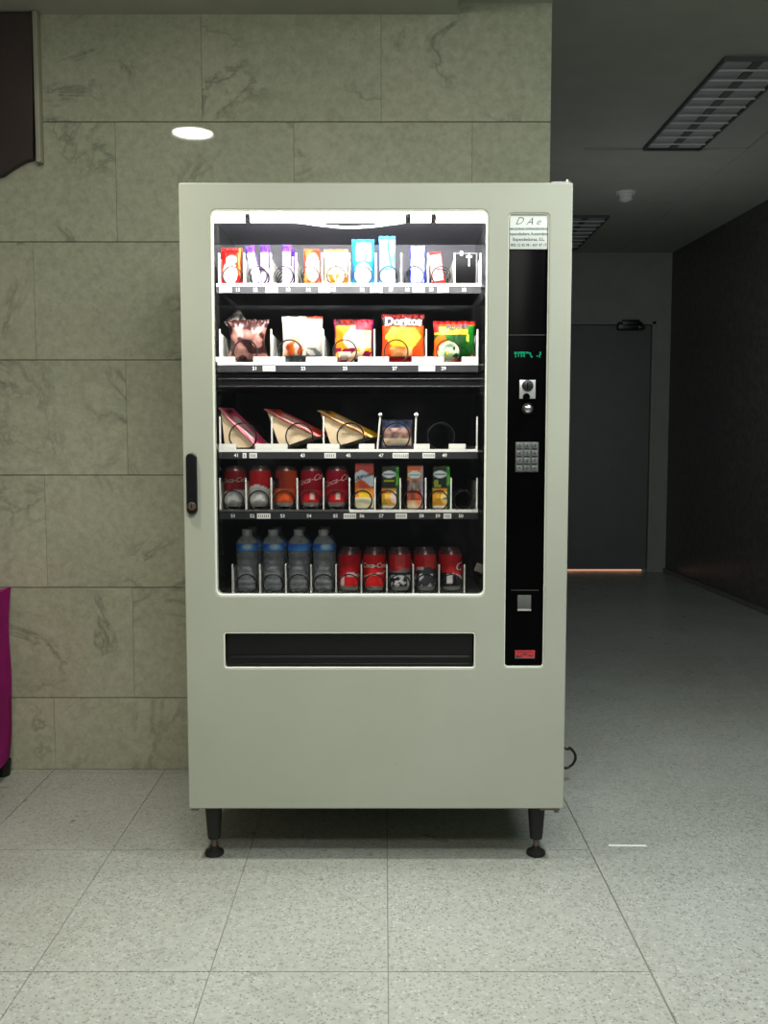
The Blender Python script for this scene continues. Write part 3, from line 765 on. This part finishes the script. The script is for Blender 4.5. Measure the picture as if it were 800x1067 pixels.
def packet(name, px0, px1, pytop, row, t, col, label, cat, group, mat='print', tilt=0, depth=0, **kw):
    y = YB + t / 2 + .003 + depth; zt = TRAYZ[row] + SEAT
    xa, xb = PX(px0, 280, y), PX(px1, 280, y); h = PZ(pytop, y) - zt
    for xc, a, b in slots(row):
        if a < (xa + xb) / 2 < b: xa, xb = max(xa, a + .0032), min(xb, b - .0032)
    pw = {1: 2.2, 2: 1.9}[row]; deep = lambda u, v: tuple(q ** pw for q in col(u, v)[:3])
    me, fr = bag_mesh(xb - xa, h, t, deep, seed=px0 * .37, **kw)
    return goods(name, me, M[mat], ((xa + xb) / 2, y, zt), label, cat, group, (0, radians(tilt), 0)), fr, xb - xa, h
packet('biscuit_packet', 230, 252.5, 258.5, 1, .020, c_red_packet, 'red packet with pale round picture in the first slot of the top shelf', 'snack packet', G1, crumple=.0012)
def bar(px_b, px_t, pyt, wpx, depth, label):
    y = YB + .008 + depth; zt = TRAYZ[1] + SEAT
    xb, xt = PX(px_b, 292, y), PX(px_t, pyt, y); zz = PZ(pyt, y); L = sqrt((xt - xb) ** 2 + (zz - zt) ** 2); w = wpx / F * (DIST + y)
    me, fr = bag_mesh(w, L - .004, .014, lambda u, v: tuple(q ** 2.3 for q in c_purple(u, v)[:3]), seed=px_b, nu=20, crumple=.001, seal=.08)
    a = atan2(xt - xb, zz - zt)
    return goods('cereal_bar', me, M['print'], (xb, y, zt + abs(sin(a)) * w / 2), label, 'cereal bar', 'purple and white bars on the top shelf', (0, a, 0))
bar(268.5, 259.5, 256, 9.5, 0, 'white and purple bar leaning left in front of the second spiral')
bar(276.2, 276, 254, 9.5, .038, 'white and purple bar standing behind the leaning one, beside the divider')
bar(299, 299, 253.5, 10, 0, 'white and purple bar standing upright in the third slot')
bar(304.6, 304.6, 259, 5.0, .040, 'narrow white and purple bar behind the upright one in the third slot')
packet('snack_packet', 316.5, 333.5, 259.5, 1, .018, c_orange_packet, 'narrow orange packet with white oval on the top shelf', 'snack packet', G1, crumple=.001)
packet('snack_packet', 337.6, 362.4, 260, 1, .020, c_cream_packet, 'cream packet with orange lower edge on the top shelf', 'snack packet', G1, crumple=.001)
packet('snack_packet', 366.5, 390, 249.5, 1, .020, c_blue_packet, 'tall turquoise blue packet with white patches on the top shelf', 'snack packet', G1, crumple=.0012)
packet('snack_packet', 394.5, 412, 246, 1, .018, c_light_blue, 'tallest pale blue packet on the top shelf, beside the turquoise one', 'snack packet', G1, crumple=.0012)
packet('snack_packet', 426.5, 443.5, 256.5, 1, .018, c_blue_white, 'white packet with dark blue sides on the top shelf', 'snack packet', G1, crumple=.001)
packet('snack_packet', 450, 464, 262.5, 1, .014, c_pink, 'pale pink packet with red edges leaning left against a divider on the top shelf', 'snack packet', G1, crumple=.001, tilt=-8)

# second shelf: bags
def c_choc(u, v):
    n = nz(u, v, 5, 4)
    c = mixc(rgb(170, 124, 114), rgb(216, 184, 176), n + .5)
    if n < -.06: c = rgb(112, 78, 72)
    if v > .8: c = rgb(120, 92, 88)
    return c
def c_white_bag(u, v):
    c = mixc(rgb(232, 228, 218), rgb(206, 202, 196), nz(u, v, 3, 6) + .4)
    if nz(u, v, 5, 2) > .30: c = rgb(238, 200, 180)
    if v > .95 and u > .6: c = rgb(226, 120, 96)
    d = sqrt(((u - .30) / .24) ** 2 + ((v - .22) / .22) ** 2)
    if d < 1 and nz(u, v, 5, 1) > -.1: c = mixc(rgb(206, 92, 40), rgb(238, 176, 90), nz(u, v, 8, 3) + .5)
    if v < .14 or (v < .3 and u > .6 and nz(u, v, 6, 3) > 0): c = rgb(140, 146, 142)
    return c
def c_orange_bag(u, v):
    c = mixc(rgb(250, 236, 224), rgb(250, 200, 140), nz(u, v, 2.5, 9) + .3)
    if u < .34 + .1 * sin(9 * v): c = rgb(238, 164, 60)
    if v < .34 and nz(u, v, 3, 12) > -.2: c = rgb(168, 52, 116)
    if .1 < v < .34 and nz(u, v, 6, 2) > .12: c = rgb(244, 190, 60)
    if .06 < v < .24 and .12 < u < .42: c = rgb(250, 232, 220)
    if v > .86: c = mixc(rgb(176, 86, 60), rgb(92, 44, 66), nz(u, v, 5, 1) + .5)
    if v > .74 and u > .55: c = mixc(rgb(140, 48, 80), rgb(220, 110, 120), nz(u, v, 8, 7) + .5)
    if u > .94 or u < .05: c = rgb(150, 40, 106)
    if v < .09 and u > .5: c = rgb(84, 66, 76)
    return c
def c_dorito(u, v):
    c = mixc(rgb(232, 96, 34), rgb(246, 150, 60), nz(u, v, 2.5, 3) + .45)
    if abs(u - .5) < .42 - .8 * abs(v - .52) and .25 < v < .72: c = mixc(rgb(252, 220, 120), rgb(252, 186, 80), nz(u, v, 3, 2) + .4)
    if v < .30 and abs(u - .45) < .25: c = mixc(rgb(250, 214, 170), rgb(236, 140, 80), nz(u, v, 6, 8) + .4)
    if v > .76: c = mixc(rgb(66, 12, 8), rgb(92, 18, 12), nz(u, v, 4, 4) + .5)
    if v > .91: c = rgb(150, 44, 26)
    if v < .12: c = rgb(206, 66, 28)
    return c
def c_green(u, v):
    c = mixc(rgb(40, 150, 52), rgb(26, 104, 40), nz(u, v, 4, 3) + .5)
    if nz(u, v, 3.2, 8) > .12: c = rgb(236, 226, 130)
    if nz(u, v, 4.2, 15) > .27: c = rgb(240, 150, 50)
    if sqrt(((u - .36) / .26) ** 2 + ((v - .26) / .22) ** 2) < 1 and nz(u, v, 6, 2) > -.25: c = rgb(232, 246, 220)
    if v > .66: c = mixc(rgb(226, 190, 60), rgb(236, 226, 130), nz(u, v, 3, 1) + .4)
    if v > .86: c = rgb(212, 120, 44)
    if v > .94 or (v > .72 and u < .14): c = rgb(206, 44, 50)
    if u > .82 and .45 < v < .9: c = rgb(34, 150, 60)
    if v < .07 and u > .55: c = rgb(206, 80, 50)
    return c
o, fr, w, h = packet('crisp_bag', 235, 279.5, 333, 2, .044, c_choc, 'crumpled pinkish brown metallic bag slumped in the first slot of the second shelf', 'crisp bag', G2, 'foil', crumple=.010, seal=.05, taper=.25)
me, _ = bag_mesh(.06, .065, .012, lambda u, v: mixc(rgb(70, 66, 64), rgb(150, 144, 138), nz(u, v, 7, 2) + .35), 5, 20, 20, .008)
q = link('wrapper_flap', me, o, M['foil']); q.location = (-.012, .016, .088); q.rotation_euler = (radians(-10), radians(-38), 0)
packet('crisp_bag', 293.5, 337, 330, 2, .044, c_white_bag, 'white crisp bag with silver foot on the second shelf', 'crisp bag', G2, 'foil', crumple=.006, taper=.03)
packet('crisp_bag', 347.5, 390.5, 333, 2, .044, c_orange_bag, 'orange and purple crisp bag with white front on the second shelf', 'crisp bag', G2, crumple=.006)
o, fr, w, h = packet('crisp_bag', 397.5, 445.5, 327.5, 2, .046, c_dorito, 'orange crisp bag with white lettering on dark top band', 'crisp bag', G2, crumple=.004)
lettering('lettering', 'Doritos', .0335, M['black'], o, lambda x, y: (x, fr(x, h * .835 + y) - .0030, h * .835 + y), .05, .0026)
lettering('lettering', 'Doritos', .0335, M['paper'], o, lambda x, y: (x, fr(x, h * .835 + y) - .0042, h * .835 + y), .05, .0006)
o, fr, w, h = packet('crisp_bag', 451.5, 496, 335, 2, .044, c_green, 'green and yellow crisp bag with red corner at the right end of the second shelf', 'crisp bag', G2, crumple=.005)
lettering('lettering', 'Pandilla', .0215, M['ink'], o, lambda x, y: (x + .006, fr(x + .006, h * .86 + y + .1 * x) - .0034, h * .86 + y + .10 * x), .2, .0008)

# third shelf: sandwich wedges
def wedge(tri, film, ytop, colr, label, dark):
    """tri: three pixel points of the triangular face (top, bottom left, right tip)"""
    y = YB + .004
    T = [Vector((P(a, b, y)[0], 0, P(a, b, y)[1])) for a, b in tri]
    zmin = TRAYZ[3] + SEAT; dz = zmin - min(q.z for q in T) + .0008
    base = Vector(((T[0].x + T[2].x) / 2, y, zmin)); D = .066
    for q in T: q.z += dz; q -= Vector((base.x, 0, base.z))
    t = empty('sandwich', base); tag(t, label, 'sandwich', G3)
    A = [q.copy() for q in T]
    ctr = (A[0] + A[1] + A[2]) / 3
    bm = bmesh.new()
    # rounded corner triangle
    prof = []
    for i in range(3):
        p, a, b = A[i], A[i - 1], A[(i + 1) % 3]; r = .010 if i == 1 else .003
        p0 = p + (a - p).normalized() * r; p1 = p + (b - p).normalized() * r
        for k in range(5):
            s = k / 4; prof.append(p0 * (1 - s) ** 2 + p * 2 * s * (1 - s) + p1 * s * s)
    f0 = [bm.verts.new(Vector((q.x, 0, q.z))) for q in prof]; f1 = [bm.verts.new(Vector((q.x + .034 * (.9 if 'pink' in label else 1.1), D, q.z))) for q in prof]
    bm.faces.new(f0); bm.faces.new(f1[::-1]); n = len(prof)
    for k in range(n): bm.faces.new((f0[k], f0[(k + 1) % n], f1[(k + 1) % n], f1[k]))
    link('bread_filling', mesh_of(bm, 'wedge', 30), t, M['bread'])
    # film lid over the long side: overhangs on every side
    d = (A[2] - A[0]).normalized(); nrm = Vector((-d.z, 0, d.x)); nrm = nrm if nrm.z > 0 else -nrm
    a = A[0] - d * .010 + nrm * .0006; b = A[2] + d * (.002 if 'pink' in label else .007) + nrm * .0006
    bm = bmesh.new(); N, K = 24, 10; gr = []
    for i in range(N + 1):
        row = []
        for k in range(K + 1):
            s = i / N; w = k / K
            q = a.lerp(b, s) + nrm * (.0016 * sin(pi * s) * sin(pi * w) + .0012) + Vector((.035 * (.9 if 'pink' in label else 1.1) * w, -.007 + (D + .012) * w, 0)) - nrm * .0022 * (1 if k == 0 else 0)
            row.append(bm.verts.new(q))
        gr.append(row)
    for i in range(N):
        for k in range(K): bm.faces.new((gr[i][k], gr[i + 1][k], gr[i + 1][k + 1], gr[i][k + 1]))
    r = bmesh.ops.solidify(bm, geom=bm.faces[:], thickness=.0008)
    me = mesh_of(bm, 'film', 40)
    Ls = (b - a).length
    def col(x, yy, z):
        s = (Vector((x, 0, z)) - a).dot(d) / Ls; w = (yy + .007) / (D + .012)
        c = colr
        if .30 < s < .82 and .12 < w < .62: c = mixc(colr, rgb(250, 236, 232), .75)
        if w < .10: c = mixc(colr, rgb(250, 220, 214), .45)
        if .10 < s < .22 and .3 < w < .75: c = dark
        if .24 < s < .5 and w > .62: c = mixc(colr, rgb(120, 90, 80), .25)
        return c
    color_mesh(me, col)
    link('film_lid', me, t, M['print'])
    return t
wedge([(230, 421), (234.5, 460), (268, 459.5)], 0, 0, rgb(232, 88, 134), 'sandwich wedge with pink film lid in the first slot of the third shelf', rgb(70, 26, 44))
wedge([(278, 421), (292, 459.5), (329, 446.5)], 0, 0, rgb(236, 74, 54), 'sandwich wedge with red film lid on the third shelf', rgb(150, 60, 50))
wedge([(333.5, 421.5), (345.5, 458.5), (384, 446.5)], 0, 0, rgb(250, 200, 20), 'sandwich wedge with yellow film lid on the third shelf', rgb(90, 70, 50))
# wrapped pastry
y = YB + .026; zt = TRAYZ[3] + SEAT; xa, xb = PX(397.5, 455, y), PX(430, 455, y); h = PZ(437.5, y) - zt
def c_past(u, v):
    c = mixc(rgb(226, 190, 150), rgb(196, 140, 92), nz(u, v, 4, 5) + .4)
    if v < .34: c = mixc(rgb(252, 232, 206), rgb(244, 206, 160), nz(u, v, 5, 2) + .4)
    if .34 < v < .78: c = mixc(rgb(176, 138, 118), rgb(112, 84, 82), nz(u, v, 6, 3) + .5)
    if v > .72: c = mixc(rgb(90, 100, 130), rgb(46, 54, 84), nz(u, v, 5, 7) + .5)
    if v < .06: c = rgb(110, 100, 160)
    if u < .06 or u > .95: c = rgb(92, 92, 110)
    return c
me, fr = bag_mesh(xb - xa, h, .046, c_past, 3.3, 32, 36, .004, .06, .03)
goods('pastry_pack', me, M['print'], ((xa + xb) / 2, y, zt), 'wrapped pastry in a clear and blue pack between two ball-ended rods', 'wrapped pastry', 'pastry on the third shelf')

# ---- cans
def can_prof(r, h):
    p = [(r * .72, .0015), (r * .76, 0), (r * .80, .0015), (r * .90, .0085), (r, .0150)]
    n = 22
    for k in range(1, n): p.append((r, .0150 + (h - .0150 - .0155) * k / n))
    p += [(r, h - .0155), (r * .985, h - .011), (r * .86, h - .0025), (r * .845, h - .001), (r * .845, h), (r * .81, h), (r * .80, h - .004)]
    return p
def make_can(loc, r, h, colf, label, group, lean, rest=True, script=None, sub_parts=True, brand=None):
    bm = bmesh.new(); rings = add_lathe(bm, can_prof(r, h), 48)
    me = mesh_of(bm, 'can', 35)
    def col(x, yy, z):
        v = z / h; a = atan2(x, -yy)
        if v < .10: return rgb(186, 184, 174)
        if v > .905: return rgb(92, 70, 70)  # neck painted dark for the shade over the can tops
        c = colf(a, v)
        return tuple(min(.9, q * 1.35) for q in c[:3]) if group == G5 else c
    color_mesh(me, col)
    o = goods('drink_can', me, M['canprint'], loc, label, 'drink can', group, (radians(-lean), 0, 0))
    if sub_parts:
        bm = bmesh.new(); add_lathe(bm, [(.0085, 0), (.0085, .0012)], 18, 'Z', (0, -.006, h - .0036)); add_box(bm, -.006, .006, -.002, .012, h - .0036, h - .0024)
        link('pull_tab', mesh_of(bm, 'tab', 40), o, M['chrome'])
    if script:
        s, size, zc, slope, mat, turn = script
        def wrap(x, yy):
            a = x / r + turn; return ((r + .0005) * sin(a), -(r + .0005) * cos(a), zc + yy + slope * x)
        lettering('lettering', s, size, M[mat], o, wrap, .3, .0003)
    return o
CR, CH = .0336, .119
def can_at(px, row, colf, label, group, depth=0, script=None, h=CH, lean=4.0, n=0):
    y = YB + CR + .001 + depth; x = PX(px, ROW[row] - 25, YB + CR)
    return make_can((x, y, TRAYZ[row] + SEAT + CR * .8 * sin(radians(lean))), CR, h, colf, label, group, lean, script=script, sub_parts=True)
def cf_classic(top, low, split=.36, wav=.05, ph=0, band=None):
    def f(a, v):
        s = split + wav * sin(2.2 * a + ph)
        c = top if v > s else low
        if band and abs(v - s) < .028: c = band
        return c
    return f
RD, DR, SIL = rgb(196, 22, 34), rgb(132, 22, 30), rgb(214, 212, 206)
def cf_side(base, dark):
    def f(a, v):
        if v < .44: return rgb(236, 96, 40)
        c = mixc(base, rgb(214, 84, 40), (a + .3) * .8)
        if a < -.62 and .42 < v < .72: c = dark
        return c
    return f
def cf_cherry(a, v):
    c = rgb(168, 22, 44) if v > .42 else rgb(222, 32, 42)
    if v < .42 and abs(a - .12) < .16 and .18 < v < .34: c = rgb(214, 188, 170)
    return c
can_at(245, 4, cf_classic(rgb(140, 30, 36), rgb(206, 206, 202), .40, .03), 'red can with silver lower part and faint lettering, first on the fourth shelf', G4, script=('Coca-Cola', .020, .078, .06, 'tagpaper', 0))
can_at(271, 4, cf_classic(rgb(204, 26, 34), rgb(216, 214, 210), .46, .05, 2.0, WH), 'bright red can with silver lower part and white wave on the fourth shelf', G4)
can_at(298, 4, cf_side(rgb(150, 46, 36), rgb(30, 34, 54)), 'orange red can with a dark blue side patch on the fourth shelf', G4)
can_at(324.5, 4, cf_cherry, 'cherry red can with white script, next after the orange can', G4, script=('Coca-Cola', .024, .080, .30, 'pinkprint', 0))
can_at(351, 4, cf_cherry, 'cherry red can with white script standing beside the first juice carton', G4, script=('Coca-Cola', .024, .078, .34, 'pinkprint', .12))
def dark_back(a, v): return rgb(120, 20, 26)
# bottom shelf cans
def cf5a(a, v):
    c = RD
    if .30 < v < .46 and a > -.2 and v < .46 - .06 * a: c = rgb(196, 190, 186)
    if v < .34 and -.9 < a < -.45: c = rgb(196, 190, 180)
    if v < .34 and a > -.45: c = rgb(226, 34, 32)
    return c
def cf5b(a, v):
    c = rgb(222, 34, 32)
    if abs(v - (.40 + .05 * a)) < .018: c = rgb(244, 200, 190)
    return c
def cf5c(a, v):
    c = rgb(206, 34, 42)
    if abs(a) < .5 and v > .56: c = rgb(214, 72, 72)
    if v < .52 + .04 * sin(3 * a): c = rgb(116, 116, 114)
    if v < .46: c = rgb(26, 26, 28)
    if v < .38 and nz(a, v * 4, 2.4, 3) > .02: c = rgb(214, 210, 208)
    return c
def cf5d(a, v):
    c = rgb(206, 30, 38)
    if a > -.1 and v > .56: c = rgb(216, 66, 66)
    if v < .54 + .05 * sin(2.5 * a + 1): c = rgb(56, 58, 60)
    if -.8 < a < -.15 and .50 < v < .58: c = rgb(200, 200, 196)
    if v < .42 and nz(a, v * 4, 2.6, 8) > .05: c = rgb(214, 208, 208)
    return c
def cf5e(a, v):
    c = rgb(204, 34, 40)
    if v < .44 - .12 * max(0, a): c = rgb(30, 28, 30)
    if abs(v - (.44 - .12 * max(0, a))) < .02 and a > .1: c = rgb(222, 200, 196)
    if -.45 < a < .12 and .16 < v < .40: c = rgb(214, 208, 200)
    return c
FRONT5 = [(364, cf5a, 'red can with grey swoosh, first can beside the water bottles', None), (390, cf5b, 'plain red can with white lettering and thin swoosh', ('Coca-Cola', .020, .074, 0, 'paper', 0)),
          (416.5, cf5c, 'red can with black patterned lower half in the middle of the five', None), (443, cf5d, 'red can with black lower half and grey curve, fourth of the five', None), (470, cf5e, 'red can with a white square on its black lower part', ('C', .034, .070, 0, 'paper', .62))]
for i, (px, cf, lab, sc) in enumerate(FRONT5):
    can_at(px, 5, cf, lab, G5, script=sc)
back = [('behind the red can with grey swoosh', cf5a), ('behind the plain red can with white lettering', cf5b), ('behind the middle patterned can', cf5c), ('behind the can with grey curve', cf5d), ('behind the can with white square', cf5e)]
for (px, *_), (lab, cf) in zip(FRONT5, back):
    can_at(px, 5, cf, 'dim red can in the second row ' + lab, G5, depth=PITCHC[5])

# ---- juice cartons
def carton(px0, px1, pytop, colf, label, tiltz=0, brand=None):
    D = .036; y = YB + .002; zt = TRAYZ[4] + SEAT
    xa, xb = PX(px0, 505, y), PX(px1, 505, y); h = PZ(pytop, y) - zt; w = xb - xa
    bm = bmesh.new(); bmesh.ops.create_cube(bm, size=1)
    bmesh.ops.bevel(bm, geom=bm.edges[:], offset=.03, segments=2, affect='EDGES')
    bmesh.ops.subdivide_edges(bm, edges=bm.edges[:], cuts=2, use_grid_fill=True)
    bm.free(); bm = bmesh.new()
    N, K = 26, 44; prev = None; rings = []
    for j in range(K + 1):
        v = j / K; ring = []
        for (sx0, sy0, sx1, sy1, m) in ((-1, -1, 1, -1, N), (1, -1, 1, 1, 12), (1, 1, -1, 1, N), (-1, 1, -1, -1, 12)):
            for i in range(m):
                s = i / m; X = sx0 + (sx1 - sx0) * s; Y = sy0 + (sy1 - sy0) * s
                rr = .965 if abs(abs(X) - 1) < 1e-6 and abs(abs(Y) - 1) < 1e-6 else 1
                sq = 1 - .03 * max(0, (abs(v - .5) * 2) ** 14)
                ring.append(bm.verts.new((X * w / 2 * rr * sq, D / 2 + Y * D / 2 * rr * sq, h * v)))
        rings.append(ring)
    for A, B in zip(rings, rings[1:]):
        n = len(A)
        for k in range(n): bm.faces.new((A[k], A[(k + 1) % n], B[(k + 1) % n], B[k]))
    bm.faces.new(rings[0][::-1]); bm.faces.new(rings[-1])
    me = mesh_of(bm, 'carton', 40)
    color_mesh(me, lambda x, yy, z: colf(x / w + .5, z / h, yy))
    o = goods('juice_carton', me, M['carton'], ((xa + xb) / 2, y, zt), label, 'juice carton', G4, (0, 0, radians(tiltz)))
    bm = bmesh.new(); add_box(bm, -w * .48, w * .48, D / 2 - .004, D / 2 + .003, h + .0003, h + .003, .0008)
    fl = mesh_of(bm, 'seal'); color_mesh(fl, lambda x, yy, z: colf(x / w + .5, .99, 0)); link('top_seal', fl, o, M['carton'])
    if brand:
        s, size, u, v, mat, shear, slope = brand
        lettering('lettering', s, size, M[mat], o, lambda x, yy: ((u - .5) * w + x, -.0009, v * h + yy + slope * x), shear, .0004)
    return o
def k1(u, v, y):
    c = mixc(rgb(196, 60, 40), rgb(222, 110, 40), nz(u, v, 3) + .5)
    if v > .80: c = rgb(190, 66, 60)
    if .56 + .08 * sin(5 * u) < v < .86 - .22 * abs(u - .35): c = rgb(206, 218, 232)
    if v < .44: c = mixc(rgb(240, 130, 40), rgb(250, 170, 70), nz(u, v, 4, 1) + .5)
    if sqrt(((u - .5) / .3) ** 2 + ((v - .30) / .10) ** 2) < 1: c = rgb(250, 206, 40)
    if v < .24: c = rgb(226, 218, 180)
    return c
def leaf(u, v, c):
    if .80 < u < .97 and v > .55: c = mixc(rgb(20, 130, 40), rgb(110, 200, 50), nz(u, v, 6) + .3)
    if u > .82 and v < .55: c = rgb(20, 70, 34)
    return c
def oval(u, v, c, cu=.42, cv=.83, a=.36, b=.085):
    d = ((u - cu) / a) ** 2 + ((v - cv) / b) ** 2
    if d < 1: c = rgb(232, 236, 236)
    elif d < 1.25: c = rgb(120, 128, 124)
    if d < .8 and (abs(v - cv) < .018): c = rgb(120, 150, 160)
    return c
def k2(u, v, y):
    c = rgb(24, 34, 24)
    if abs(v - .67) < .02 and .15 < u < .7: c = rgb(176, 180, 40)
    if v < .48: c = mixc(rgb(226, 130, 50), rgb(150, 160, 40), nz(u, v, 4, 2) + .3)
    if sqrt(((u - .55) / .38) ** 2 + ((v - .28) / .19) ** 2) < 1: c = rgb(244, 176, 60)
    if sqrt(((u - .72) / .24) ** 2 + ((v - .26) / .15) ** 2) < 1: c = rgb(240, 214, 190)
    if v < .05: c = rgb(220, 214, 190)
    return oval(u, v, leaf(u, v, c))
def k3(u, v, y):
    c = mixc(rgb(220, 110, 40), rgb(236, 170, 60), nz(u, v, 3, 5) + .5)
    if v > .93 or u < .05: c = rgb(214, 96, 40)
    if .42 < v < .66: c = mixc(rgb(92, 60, 50), rgb(190, 170, 160), nz(u, v, 6, 4) + .4)
    if .20 < v < .42: c = mixc(rgb(200, 80, 40), rgb(110, 50, 40), nz(u, v, 5, 4) + .5)
    if v < .20: c = mixc(rgb(250, 226, 180), rgb(240, 150, 110), nz(u, v, 4, 6) + .4)
    if u > .88: c = mixc(c, rgb(150, 170, 210), .6)
    return oval(u, v, c, .46, .80, .40, .095)
def k4(u, v, y):
    c = rgb(22, 34, 24)
    if .52 < v < .70 and nz(u, v, 6, 2) > .05 and u < .5: c = rgb(150, 160, 50)
    if v < .48: c = mixc(rgb(222, 172, 30), rgb(220, 130, 40), nz(u, v, 4, 9) + .4)
    if sqrt(((u - .72) / .26) ** 2 + ((v - .26) / .15) ** 2) < 1: c = rgb(246, 220, 120)
    if abs(v - .24) < .025 and .58 < u < .9: c = rgb(90, 90, 140)
    if v < .05: c = rgb(226, 216, 190)
    return oval(u, v, leaf(u, v, c))
carton(369.7, 389.5, 483, k1, 'red and orange juice carton with blue script on a pale band', 0, ('Bifrutas', .0165, .50, .72, 'ink', .3, .35))
carton(397.5, 416, 487, k2, 'dark green juice carton with orange half, beside the red carton', 0)
carton(424, 441, 486, k3, 'orange and brown juice carton with white oval logo', 0)
carton(450.5, 469, 487, k4, 'dark green juice carton with yellow fruit, beside the empty last spiral', 0)

# ---- water bottles
def bottle_prof(r, h):
    n = [(r * .80, .001), (r * .95, .004), (r, .012)]
    for k in range(1, 24):
        z = .012 + (h * .60 - .012) * k / 24; n.append((r * (1 - .035 * (sin(k * 1.3) > .45)), z))
    n += [(r * .98, h * .62), (r * .99, h * .64), (r * .99, h * .765), (r * .95, h * .79), (r * .80, h * .83), (r * .58, h * .87), (r * .42, h * .892), (r * .42, h * .905)]
    return n
def make_bottle(x, y, z, label, mark):
    r, h = .0325, .186
    bm = bmesh.new(); add_lathe(bm, bottle_prof(r, h), 36); me = mesh_of(bm, 'bottle', 50)
    o = goods('water_bottle', me, M['clearpet'], (x, y, z), label, 'water bottle', 'water bottles on the bottom shelf')
    lathe('cap', [(r * .46, h * .886), (r * .47, h * .89), (r * .47, h * .975), (r * .42, h * .985), (r * .1, h * .988)], M['capmat'], o, 28)
    bm = bmesh.new(); K = 12
    add_lathe(bm, [(r * 1.005, h * (.645 + .118 * k / K)) for k in range(K + 1)], 48, cap=False); me = mesh_of(bm, 'lab', 50)
    def col(xx, yy, zz):
        a = atan2(xx, -yy); v = (zz / h - .645) / .118
        c = mixc(rgb(44, 100, 206), rgb(90, 176, 240), (.9 - v) + .25 * sin(2 * a))
        if v < .12: c = rgb(60, 120, 210)
        d = ((a - mark) / .55) ** 2 + ((v - .62) / .42) ** 2
        if d < 1: c = mixc(rgb(190, 214, 226), rgb(120, 170, 206), d)
        return c
    color_mesh(me, col); link('label_sleeve', me, o, M['bluelabel'])
    return o
labs = ['clear water bottle with blue label, first at the end of the bottom shelf', 'clear water bottle with blue label, second of the four in front', 'clear water bottle with plain dark blue label, third of the four in front', 'clear water bottle with blue label standing beside the first red can']
for i, px in enumerate((257, 284, 310.2, 336.8)):
    y = YB + .035; sx = slots(5)[i][0]; x = max(sx - .0026, min(sx + .0026, PX(px, 600, y)))
    make_bottle(x, y, TRAYZ[5] + SEAT, labs[i], (.15, .25, 9, .3)[i])
for i, px in enumerate((257, 284, 310.2, 336.8)):
    y = YB + .035 + PITCHC[5]; sx = slots(5)[i][0]; x = max(sx - .0026, min(sx + .0026, PX(px, 600, YB)))
    make_bottle(x, y, TRAYZ[5] + SEAT, 'dim water bottle in the second row behind the ' + ('first', 'second', 'third', 'fourth')[i] + ' front bottle', .2)

# ------------------------------------------------------------------ light
def area(name, loc, rot, sx, sy, power, col):
    l = bpy.data.lights.new(name, 'AREA'); l.shape = 'RECTANGLE'; l.size = sx; l.size_y = sy; l.energy = power; l.color = col
    o = bpy.data.objects.new(name, l); o.location = loc; o.rotation_euler = rot; C.objects.link(o); return o
area('lobby_light', (.15, -1.47, 2.545), (radians(14), 0, 0), 1.1, .16, 26, (1.0, 1.0, .91))
area('corridor_entry_light', (1.75, -1.0, 2.70), (radians(12), 0, 0), .9, .9, 31, (.82, .96, 1.0))
area('lobby_light', (.1, -2.35, 2.54), (radians(16), 0, 0),   .9, .4, 27, (1.0, 1.0, .92))
def spot(loc, power, col, ang=108):
    l = bpy.data.lights.new('downlight_beam', 'SPOT'); l.energy = power; l.color = col; l.spot_size = radians(ang); l.spot_blend = 1.0; l.shadow_soft_size = .085
    o = bpy.data.objects.new('downlight_beam', l); o.location = loc; C.objects.link(o)
spot((DLX, DLY, ZL - .012), 120, (1.0, .97, .82))
spot((.98, DLY, ZC - .03), 130, (.94, 1.0, .97))
l = bpy.data.lights.new('corridor_fill', 'POINT'); l.energy = 5.0; l.color = (.90, .96, 1.0); l.shadow_soft_size = .5  # added fill lamp in mid-air, lifts the dark corridor; no fixture there
o = bpy.data.objects.new('corridor_fill', l); o.location = (1.55, 3.1, 1.75); C.objects.link(o)
w = bpy.data.worlds.new('world'); scene.world = w; w.use_nodes = True
w.node_tree.nodes['Background'].inputs[0].default_value = (.80, .88, .86, 1); w.node_tree.nodes['Background'].inputs[1].default_value = .12

scene.view_settings.view_transform = 'Standard'
scene.view_settings.look = 'None'
scene.view_settings.exposure = 0
scene.cycles.use_denoising = True
scene.cycles.max_bounces = 8
scene.cycles.transparent_max_bounces = 24
scene.cycles.caustics_reflective = False
scene.cycles.caustics_refractive = False
